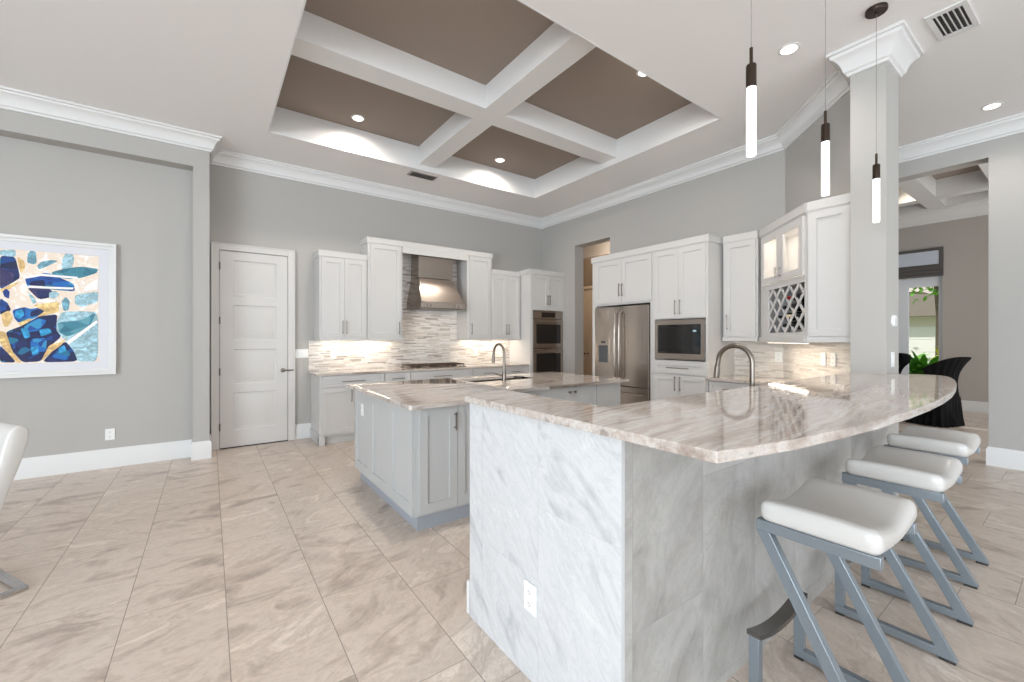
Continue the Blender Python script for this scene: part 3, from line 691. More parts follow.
tag(finish('backsplash', ob, MOSY), 'warm-lit linear mosaic backsplash on the angled wall', 'backsplash')

# ------------------------------------------------------------------ island
isl = thing('kitchen_island', 'grey shaker kitchen island base under beige quartzite', 'island', (0, 0, 0))
IX0, IX1, IY0, IYN, IY1 = 1.165, 3.68, 2.775, 3.075, 4.22
ob = B()
def isl_shell(zb, zt, ins):
    a, b, c_, d_, e_ = IX0+ins, IX1-ins, IY0+ins, IYN+ins, IY1-ins
    box(ob, a, 2.05-ins, c_, e_, zb, zt if zt < .6 else .68); box(ob, 2.05-ins, b, d_, e_, zb, zt if zt < .6 else .68)
    if zt > .6:
        box(ob, a, 2.05, c_, 3.6, .68, zt); box(ob, 2.05, b, d_, 3.6, .68, zt); box(ob, a, 2.15, 3.6, e_, .68, zt); box(ob, 3.05, b, 3.6, e_, .68, zt); box(ob, 2.15, 3.05, e_-.02, e_, .68, zt)
isl_shell(.11, .884, 0)
body = finish('body', ob, GREY, isl)
ob = B(); isl_shell(0, .11, .03); finish('toe_kick', ob, GREYD, isl)
# near doors
for (a, b, h) in ((1.19, 1.488, ('v', 1.462, .76)), (1.492, 1.82, ('v', 1.79, .76))):
    ob = B(); panel_door(ob, a, b, .13, .875, IY0-.02, IY0-.001, [(a+.062, b-.062, .195, .81)], .011, .006)
    d = finish('door', ob, GREY, isl); ob = B(); 
    x, z = h[1], h[2]; tube(ob, [(x, IY0-.05, z-.065), (x, IY0-.05, z+.065)], .0055, 8)
    for s in (-.047, .047): tube(ob, [(x, IY0-.02, z+s), (x, IY0-.05, z+s)], .0045, 6)
    finish('handle', ob, NICK, d)
for (a, b, kx) in ((2.10, 2.50, 2.47), (2.50, 2.92, 2.89), (2.92, 3.29, 2.965), (3.30, 3.67, None)):
    ob = B(); panel_door(ob, a, b, .13, .875, IYN-.02, IYN-.001, [(a+.062, b-.062, .195, .81)], .011, .006)
    d = finish('door', ob, GREY, isl)
    if kx:
        ob = B(); lathe(ob, [(.005, 0), (.005, .018), (.014, .024), (.014, .03), (.006, .034)], seg=12); finish('knob', ob, NICK, d, loc=(kx, IYN-.02, .83), rot=(PI/2, 0, 0))
# left side panels (face -x)
for (y0, y1) in ((2.785, 3.245), (3.245, 3.735), (3.735, 4.21)):
    ob = B(); panel_door(ob, -y1, -y0, .115, .875, IX0-.02, IX0-.001, [(-y1+.07, -y0-.07, .20, .805)], .011, .006)
    for v in ob.verts: v.co = Vector((v.co.y, -v.co.x, v.co.z))
    finish('side_panel', ob, GREY, isl)
ob = B()
sx0, sx1, sy0, sy1 = 2.20, 2.98, 3.70, 4.10
def rect(a, b, c_, d_): box(ob, a, b, c_, d_, .8845, .914)
top_poly = [(1.09, 2.665), (1.08, 2.70), (1.085, 4.27), (3.74, 4.27), (3.74, 3.01), (2.10, 3.01), (2.10, 2.665)]
rect(1.085, sx0, 2.68, 4.27); 
ob.free(); ob = B()
prism(ob, [(1.085, 2.69), (1.10, 2.675), (2.10, 2.675), (2.10, 2.99), (2.10, 4.27), (1.085, 4.27)], .8845, .914)
rect(2.10, sx0, 2.99, 4.27); rect(sx1, 3.74, 2.99, 4.27); rect(sx0, sx1, 2.99, sy0); rect(sx0, sx1, sy1, 4.27)
bmesh.ops.remove_doubles(ob, verts=ob.verts, dist=1e-5)
tag(finish('island_worktop', ob, QUARTZ), 'glossy beige quartzite island worktop with an undermount sink cut-out', 'worktop')
sk = thing('sink', 'stainless undermount sink set in the island', 'sink', ((sx0+sx1)/2, (sy0+sy1)/2, 0))
finish('basin', sink_bm(.80, .42, .69, .8843), STEEL, sk)
ob = B(); lathe(ob, [(.045, .7005), (.045, .706), (.02, .704)], seg=16); finish('drain', ob, CHROME, sk)
# faucets
def faucet(label, loc, rotz, H=.38, reach=.2, r=.0125):
    f = thing('faucet', label, 'faucet', loc, rotz)
    ob = B(); lathe(ob, [(.027, 0), (.027, .006), (.021, .012), (.021, .09), (.016, .1)], seg=18); finish('base', ob, NICK, f)
    R = reach/2; path = [(0, 0, .09), (0, 0, H-R)] + [(0, R - R*math.cos(a), H - R + R*math.sin(a)) for a in [PI*k/16 for k in range(1, 16)]] + [(0, reach, H-R), (0, reach+.006, H-R-.03)]
    ob = B(); tube(ob, path, r, 14); finish('spout', ob, NICK, f)
    ob = B(); tube(ob, [(0, reach+.006, H-R-.03), (0, reach+.012, H-R-.1), (0, reach+.012, H-R-.105)], [r*1.15, r*1.3, r], 14); finish('spray_head', ob, NICK, f)
    ob = B(); tube(ob, [(-.018, 0, .055), (-.05, 0, .06), (-.12, 0, .085)], [.009, .008, .006], 10); finish('lever', ob, NICK, f)
    return f
faucet('nickel gooseneck faucet on the island worktop', (2.53, 3.655, .9142), 0, .385, .2, .014)
faucet('large nickel gooseneck faucet rising behind the raised bar', (2.67, 1.215, .9142), math.radians(0), .405, .21, .0145)

# ------------------------------------------------------------------ raised bar
bw = thing('breakfast_bar', 'tile-clad L-shaped wall of the raised breakfast bar', 'breakfast bar', (0, 0, 0))
ZB = 1.063
ob = B(); box(ob, 1.055, 1.285, .875, 1.80, 0, ZB); box(ob, 1.285, 3.93, .875, 1.14, 0, ZB); box(ob, 3.93, 4.159, .93, 1.14, 0, ZB); finish('core', ob, WALL, bw)
ob = B(); box(ob, 1.04, 1.0545, .86, 1.80, .0, ZB); finish('end_cladding', ob, MARB_LIT, bw, 'grey marble-look tile face, coloured lighter as if daylit')
ob = B(); box(ob, 1.055, 3.93, .86, .8745, 0, ZB); finish('front_cladding', ob, MARB_SHADED, bw, 'grey marble-look tile face behind the stools, coloured darker as if shaded')
ob = B(); box(ob, 1.04, 1.28, 1.809, 1.835, 0, .16); finish('base_trim', ob, TRIM, bw, 'white baseboard strip', bev=.004)
ob = B(); box(ob, 1.055, 1.28, 1.8003, 1.808, .15, ZB); finish('inner_face', ob, CAB, bw)
pts = [(1.0, .537), (1.13, .510), (1.28, .480), (1.53, .450), (1.82, .423), (2.15, .408), (2.45, .404), (2.75, .409), (3.08, .427), (3.42, .459), (3.70, .494), (3.95, .534), (4.16, .578), (4.28, .615), (4.35, .66), (4.38, .71), (4.375, .77), (4.33, .83), (4.26, .885), (4.20, .9225), (4.1585, .9235), (4.1585, 1.145), (1.29, 1.145), (1.27, 1.835), (.99, 1.78)]
ob = B(); prism(ob, pts, ZB, ZB+.03)
tag(finish('bar_worktop', ob, QUARTZ, bev=.003), 'raised curved quartzite bar top in front of the camera', 'worktop')

# ------------------------------------------------------------------ stools
def make_stool():
    s = thing('bar_stool', 'white leather saddle bar stool nearest the camera', 'stool', (0, 0, 0), 0)
    hx, yr, yf_ = .200, -.17, .20
    zs = .672
    w, d = .465, .345
    def warp(p):
        x, y, z = p; q = abs(x)/(w/2)
        dip = .046*min(1, q)**1.6
        top = (z+.031)/.062
        return (x, y, z + dip*(.35+.65*top) - .006*(abs(y)/(d/2))**2*top)
    ob = B(); rounded(ob, w, d, .062, .027, (0, .02, zs+.048), 16, warp); finish('seat', ob, LEATHER, s, smooth=70)
    for sx in (-1, 1):
        ob = B(); x = sx*hx
        # side frame: seat rail, slanted leg, floor bar, front post (lies in a plane square to the bar)
        w_, t_ = .034, .036
        extr(ob, [(yr+.02, zs-.004), (.205, zs-.004), (.205, zs+.034), (yr+.02, zs+.034)], 'x', x-w_/2, x+w_/2)
        fr_ = finish('side_frame', ob, STOOLM, s, bev=.002)
        ob = B(); extr(ob, [(.205, zs-.004), (.16, zs-.004), (yr-.02, .012), (yr+.028, .012)], 'x', x-w_/2, x+w_/2); finish('leg', ob, STOOLM, s, bev=.002)
        ob = B(); extr(ob, [(yr-.02, .012), (.232, .012), (.232, .046), (yr-.0, .046)], 'x', x-w_/2+.0005, x+w_/2-.0005); finish('floor_rail', ob, STOOLM, s, bev=.002)
        ob = B(); extr(ob, [(.196, .0465), (.232, .0465), (.232, .262), (.196, .262)], 'x', x-w_/2, x+w_/2); finish('post', ob, STOOLM, s, bev=.002)
        for y in (yr+.01, .214):
            ob = B(); box(ob, x-.015, x+.015, y-.025 if y < 0 else y-.017, y+.025 if y < 0 else y+.017, 0, .012); finish('glide', ob, BLKM, s)
    # curved footrest and rear curved seat apron
    ob = B(); N = 12; ins = []
    for i in range(N+1):
        u = -1 + 2*i/N; ins.append((u*(hx+.017), .2625 - .034*(1-u*u)))
    up = [(x, z+.018) for x, z in ins]
    extr(ob, ins + up[::-1], 'y', .190, .238); finish('footrest', ob, FOOTM, s, 'dark curved metal footrest', smooth=40)
    for y0 in (yr+.06, .165):
        ob = B(); lo = [(x/(hx+.017)*(hx-.018), zs+.0+ .006*((x/hx)**2) - .012) for x, z in ins]; hi = [(x, z+.04+.0) for x, z in lo]
        extr(ob, lo + hi[::-1], 'y', y0, y0+.03); finish('apron', ob, STOOLM, s, smooth=40)
    return s
st = make_stool(); st.location = (1.85, .525, 0)
dup(st, (2.74, .525, 0), None, 'white leather saddle bar stool in the middle of the three')
dup(st, (3.60, .56, 0), None, 'white leather saddle bar stool farthest, nearest the dining room')
for o in [o for o in COL.objects if o.name.startswith('bar_stool')]: o['group'] = 'saddle bar stools along the raised bar'

# ------------------------------------------------------------------ pendants
def make_pendant():
    p = thing('pendant_light', 'slim glowing tube pendant nearest the camera', 'pendant light', (0, 0, 0), 0, 'tube pendants above the bar')
    ob = B(); lathe(ob, [(.058, ZC-.028), (.062, ZC-.022), (.062, ZC-.0005)], seg=24); lathe(ob, [(.008, ZC-.036), (.008, ZC-.028)], seg=8); finish('canopy', ob, BRONZE, p)
    ob = B(); tube(ob, [(0, 0, ZC-.03), (0, 0, 2.64)], .0013, 6); finish('cord', ob, mat('grey_cord', rgb(120, 116, 112), .6), p)
    ob = B(); lathe(ob, [(.007, 2.645), (.007, 2.575), (.019, 2.57), (.021, 2.565), (.021, 2.47)][::-1], seg=20); finish('cap', ob, BRONZE, p)
    ob = B(); lathe(ob, [(.018, 2.17), (.0195, 2.173), (.0195, 2.4695)], seg=20); finish('glass_tube', ob, TUBE, p)
    return p
pd = make_pendant(); pd.location = (1.935, .885, 0)
dup(pd, (2.812, .887, 0), None, 'slim glowing tube pendant, middle of the three over the bar')
dup(pd, (3.753, .887, 0), None, 'slim glowing tube pendant in front of the column')

# ------------------------------------------------------------------ downlights, vents
def downlight(label, x, y, z, watts, col=(1, .93, .84), ang=140):
    t_ = thing('downlight', label, 'ceiling light', (x, y, z))
    ob = B(); lathe(ob, [(.058, -.006), (.075, -.004), (.078, -.0005)], seg=24); finish('trim_ring', ob, TRIM, t_)
    ob = B(); lathe(ob, [(.05, -.010), (.056, -.0065)], seg=24); finish('lens', ob, LAMP, t_)
    spot('downlight_bulb', (0, 0, -.03), watts, col, ang, 1.0, t_)
    return t_
WARM = (1, .86, .70)
downlight('recessed downlight in the far left taupe coffer', 1.42, 5.08, ZR, 64, (1, .9, .80), 172)
downlight('recessed downlight in the far right taupe coffer', 3.436, 5.07, ZR, 64, (1, .9, .80), 172)
downlight('recessed downlight in the near right taupe coffer', 3.44, 2.565, ZR, 64, (1, .9, .80), 172)
downlight('recessed downlight in the near left taupe coffer', 1.42, 2.565, ZR, 64, (1, .9, .80), 172)
downlight('recessed downlight in the white ceiling left of the column', 3.714, 1.413, ZC, 30)
downlight('recessed downlight in the white ceiling right of the column', 6.249, .594, ZC, 30)
downlight('recessed downlight added to light the dining room', 10.0, 1.9, 4.12, 30, WARM)  # lamp added to brighten the dining room, no known fitting
v = thing('ceiling_vent', 'small grey air vent in the ceiling above the range', 'vent', (2.43, 5.53, ZC))
ob = B(); box(ob, -.2, .2, -.085, .085, -.008, -.0005); finish('frame', ob, mat('vent_grey', rgb(168, 162, 158), .5), v, bev=.002)
for k in range(5):
    ob = B(); box(ob, -.17, .17, -.065+k*.028, -.050+k*.028, -.014, -.0085); finish('slat', ob, STEELD, v)
v = thing('ceiling_vent', 'white rectangular ceiling register right of the column', 'vent', (4.335, .60, ZC), math.radians(-2))
ob = B()
for a in ((-.21, .21, -.105, -.075), (-.21, .21, .075, .105), (-.21, -.16, -.075, .075), (.16, .21, -.075, .075)): box(ob, *a, -.012, -.0005)
finish('frame', ob, TRIM, v, bev=.002)
ob = B(); box(ob, -.16, .16, -.075, .075, -.003, -.0006); finish('backing', ob, BLKM, v, 'dark duct opening')
for k in range(5):
    x = -.056 + k*.028; ob = B(); extr(ob, [(x-.006, -.012), (x-.002, -.013), (x+.006, -.004), (x+.003, -.0035)], 'x', -.16, .16); finish('slat', ob, TRIM, v)

# ------------------------------------------------------------------ under-cabinet lights
def strip(label, loc, rot, L, watts, col=(1, .88, .70)):
    t_ = thing('under_cabinet_light', label, 'light strip', loc, rot)
    ob = B(); box(ob, -L/2, L/2, -.015, .015, -.010, 0); finish('housing', ob, TRIM, t_)
    ob = B(); box(ob, -L/2+.01, L/2-.01, -.011, .011, -.0125, -.0105); finish('diffuser', ob, STRIP, t_)
    area('strip_lamp', (0, 0, -.016), (0, 0, 0), L*.95, .03, watts, col, t_)
strip('warm light strip under the cabinets beside the pantry door', (1.75, 6.15, 1.373), 0, .95, 4.5)
strip('warm light strip under the cabinets beside the oven tower', (3.92, 6.15, 1.373), 0, .95, 4.5)
strip('warm light strip under the corner cabinet on the angled wall', (4.64, 1.79, 1.327), RD, .8, 3.6)
area('hood_lamp', (2.86, 5.95, 1.79), (0, 0, 0), .5, .1, 1.5, (1, .82, .6))

# ------------------------------------------------------------------ wall plates
def outlet(label, loc, rotz, w=.075, h=.118, gang=1, cat='outlet', kind='outlet'):
    t_ = thing('wall_outlet' if kind == 'outlet' else 'light_switch', label, cat, loc, rotz)
    ob = B(); box(ob, -w/2, w/2, -.007, -.0005, -h/2, h/2); pl = finish('plate', ob, PLATE, t_, bev=.0015)
    for g in range(gang):
        x = (g - (gang-1)/2) * .046
        if kind == 'outlet':
            for z in (-.024, .024):
                ob = B(); lathe(ob, [(.016, 0), (.016, .002)], seg=16); o = finish('socket', ob, PLATE, t_, loc=(x, -.0071, z), rot=(PI/2, 0, 0))
                ob = B(); box(ob, x-.007, x-.005, -.0098, -.0091, z-.004, z+.006); box(ob, x+.005, x+.007, -.0098, -.0091, z-.004, z+.006); box(ob, x-.002, x+.002, -.0098, -.0091, z-.011, z-.007); finish('slot', ob, SLOT, t_)
        else:
            ob = B(); box(ob, x-.016, x+.016, -.011, -.0071, -.033, .033); finish('rocker', ob, PLATE, t_, bev=.001)
    return t_
outlet('white outlet low on the recessed wall below the artwork', (-.852, 6.08, .35), 0)
outlet('white three-rocker switch plate beside the pantry door', (1.03, 6.30, 1.155), 0, .185, .118, 3, 'switch', 'switch')
outlet('white outlet low on the tiled end of the bar', (1.04, 1.315, .335), RB)
outlet('white outlet on the grey left end panel of the island', (IX0-.0095, 3.98, .70), RB, .07, .11)
outlet('white outlet on the mosaic below the wall cabinet beside the pantry door', (1.42, 6.2875, 1.13), 0)
outlet('white outlet on the mosaic near the oven tower', (3.75, 6.2875, 1.15), 0)
outlet('white outlet on the warm-lit angled mosaic, left one', (4.675-.010, 1.475+.010, 1.17), RD)
outlet('white outlet on the warm-lit angled mosaic, right one', (4.565-.010, 1.365+.010, 1.17), RD)
outlet('white outlet on the mosaic at the corner beside the microwave tower', (5.2455, 2.10, 1.15), RB)
outlet('white switch on the right face of the column above the bar', (4.32, .925, 1.20), 0, .075, .118, 1, 'switch', 'switch')
th = thing('thermostat', 'round white thermostat on the right face of the column', 'thermostat', (4.335, .925, 1.50))
ob = B(); lathe(ob, [(.048, 0), (.048, .012), (.043, .02)], seg=28); finish('body', ob, PLATE, th, rot=(PI/2, 0, 0), loc=(0, -.0005, 0))
ob = B(); lathe(ob, [(.030, .0205), (.030, .0225)], seg=24); finish('dial', ob, mat('dial_grey', rgb(214, 216, 218), .3), th, rot=(PI/2, 0, 0), loc=(0, -.0005, 0))

# ------------------------------------------------------------------ artwork
aw = thing('framed_artwork', 'large abstract blue and cream artwork in a white frame', 'artwork', (0, 0, 0))
AX0, AX1, AZ0, AZ1 = -2.75, -.80, .985, 2.355
def ring(bm, x0, x1, z0, z1, wd_, y0, y1):
    box(bm, x0, x1, y0, y1, z0, z0+wd_); box(bm, x0, x1, y0, y1, z1-wd_, z1); box(bm, x0, x0+wd_, y0, y1, z0+wd_, z1-wd_); box(bm, x1-wd_, x1, y0, y1, z0+wd_, z1-wd_)
ob = B(); ring(ob, AX0, AX1, AZ0, AZ1, .032, 6.035, 6.079); ring(ob, AX0+.032, AX1-.032, AZ0+.032, AZ1-.032, .03, 6.048, 6.079); finish('frame', ob, TRIM, aw, bev=.003)
ob = B(); ring(ob, AX0+.062, AX1-.062, AZ0+.062, AZ1-.062, .075, 6.062, 6.078); finish('mat_board', ob, mat('mat_board', rgb(224, 224, 228), .8), aw)
cols = {'c': rgb(244, 226, 208), 't': rgb(228, 190, 128), 'n': rgb(24, 38, 92), 'b': rgb(18, 92, 168), 'k': rgb(40, 150, 200), 'g': rgb(70, 140, 160), 'p': rgb(160, 196, 208), 'v': rgb(66, 58, 104), 'w': rgb(250, 246, 244), 's': rgb(108, 158, 176)}
keys = list(cols); AM = []
for k in keys:
    m = mat('paint_' + k, cols[k], .6); q = NT(m); pp = q.pos()
    nz = q.noise(q.xyz(q.math('MULTIPLY', pp[0], 14), 0.0, q.math('MULTIPLY', pp[2], 14)), 1, 4, .6, 1.5)
    c2 = tuple(min(1, x*1.5+.03) for x in cols[k][:3]) + (1,); c1 = tuple(x*.72 for x in cols[k][:3]) + (1,)
    if k in 'nbvg':
        vo = q.new('ShaderNodeTexVoronoi'); vo.inputs['Scale'].default_value = 1; q.l.new(q.xyz(q.math('MULTIPLY', pp[0], 11), 0.0, q.math('MULTIPLY', pp[2], 15)), vo.inputs['Vector'])
        vs = q.new('ShaderNodeSeparateColor'); q.l.new(vo.outputs['Color'], vs.inputs[0])
        pal = {'n': [(0, rgb(18, 28, 78)), (.5, rgb(28, 42, 100)), (.68, rgb(16, 74, 150)), (.85, rgb(24, 30, 70)), (.93, rgb(30, 120, 160))],
               'b': [(0, rgb(18, 70, 150)), (.35, rgb(24, 110, 190)), (.6, rgb(22, 46, 120)), (.8, rgb(60, 160, 205)), (.92, rgb(28, 120, 140))],
               'v': [(0, rgb(48, 44, 92)), (.5, rgb(78, 66, 110)), (.8, rgb(34, 40, 90))],
               'g': [(0, rgb(66, 132, 152)), (.5, rgb(104, 164, 180)), (.8, rgb(46, 108, 132))]}[k]
        c0 = q.ramp(vs.outputs[0], pal, 'CONSTANT')
        q.l.new(q.mix(.25, c0, q.ramp(nz, [(.35, c1), (.5, cols[k]), (.66, c2)])), q.b.inputs['Base Color']); AM.append(m); continue
    q.l.new(q.ramp(nz, [(.35, c1 if k not in 'cw' else cols[k]), (.5, cols[k]), (.66, c2)]), q.b.inputs['Base Color']); AM.append(m)
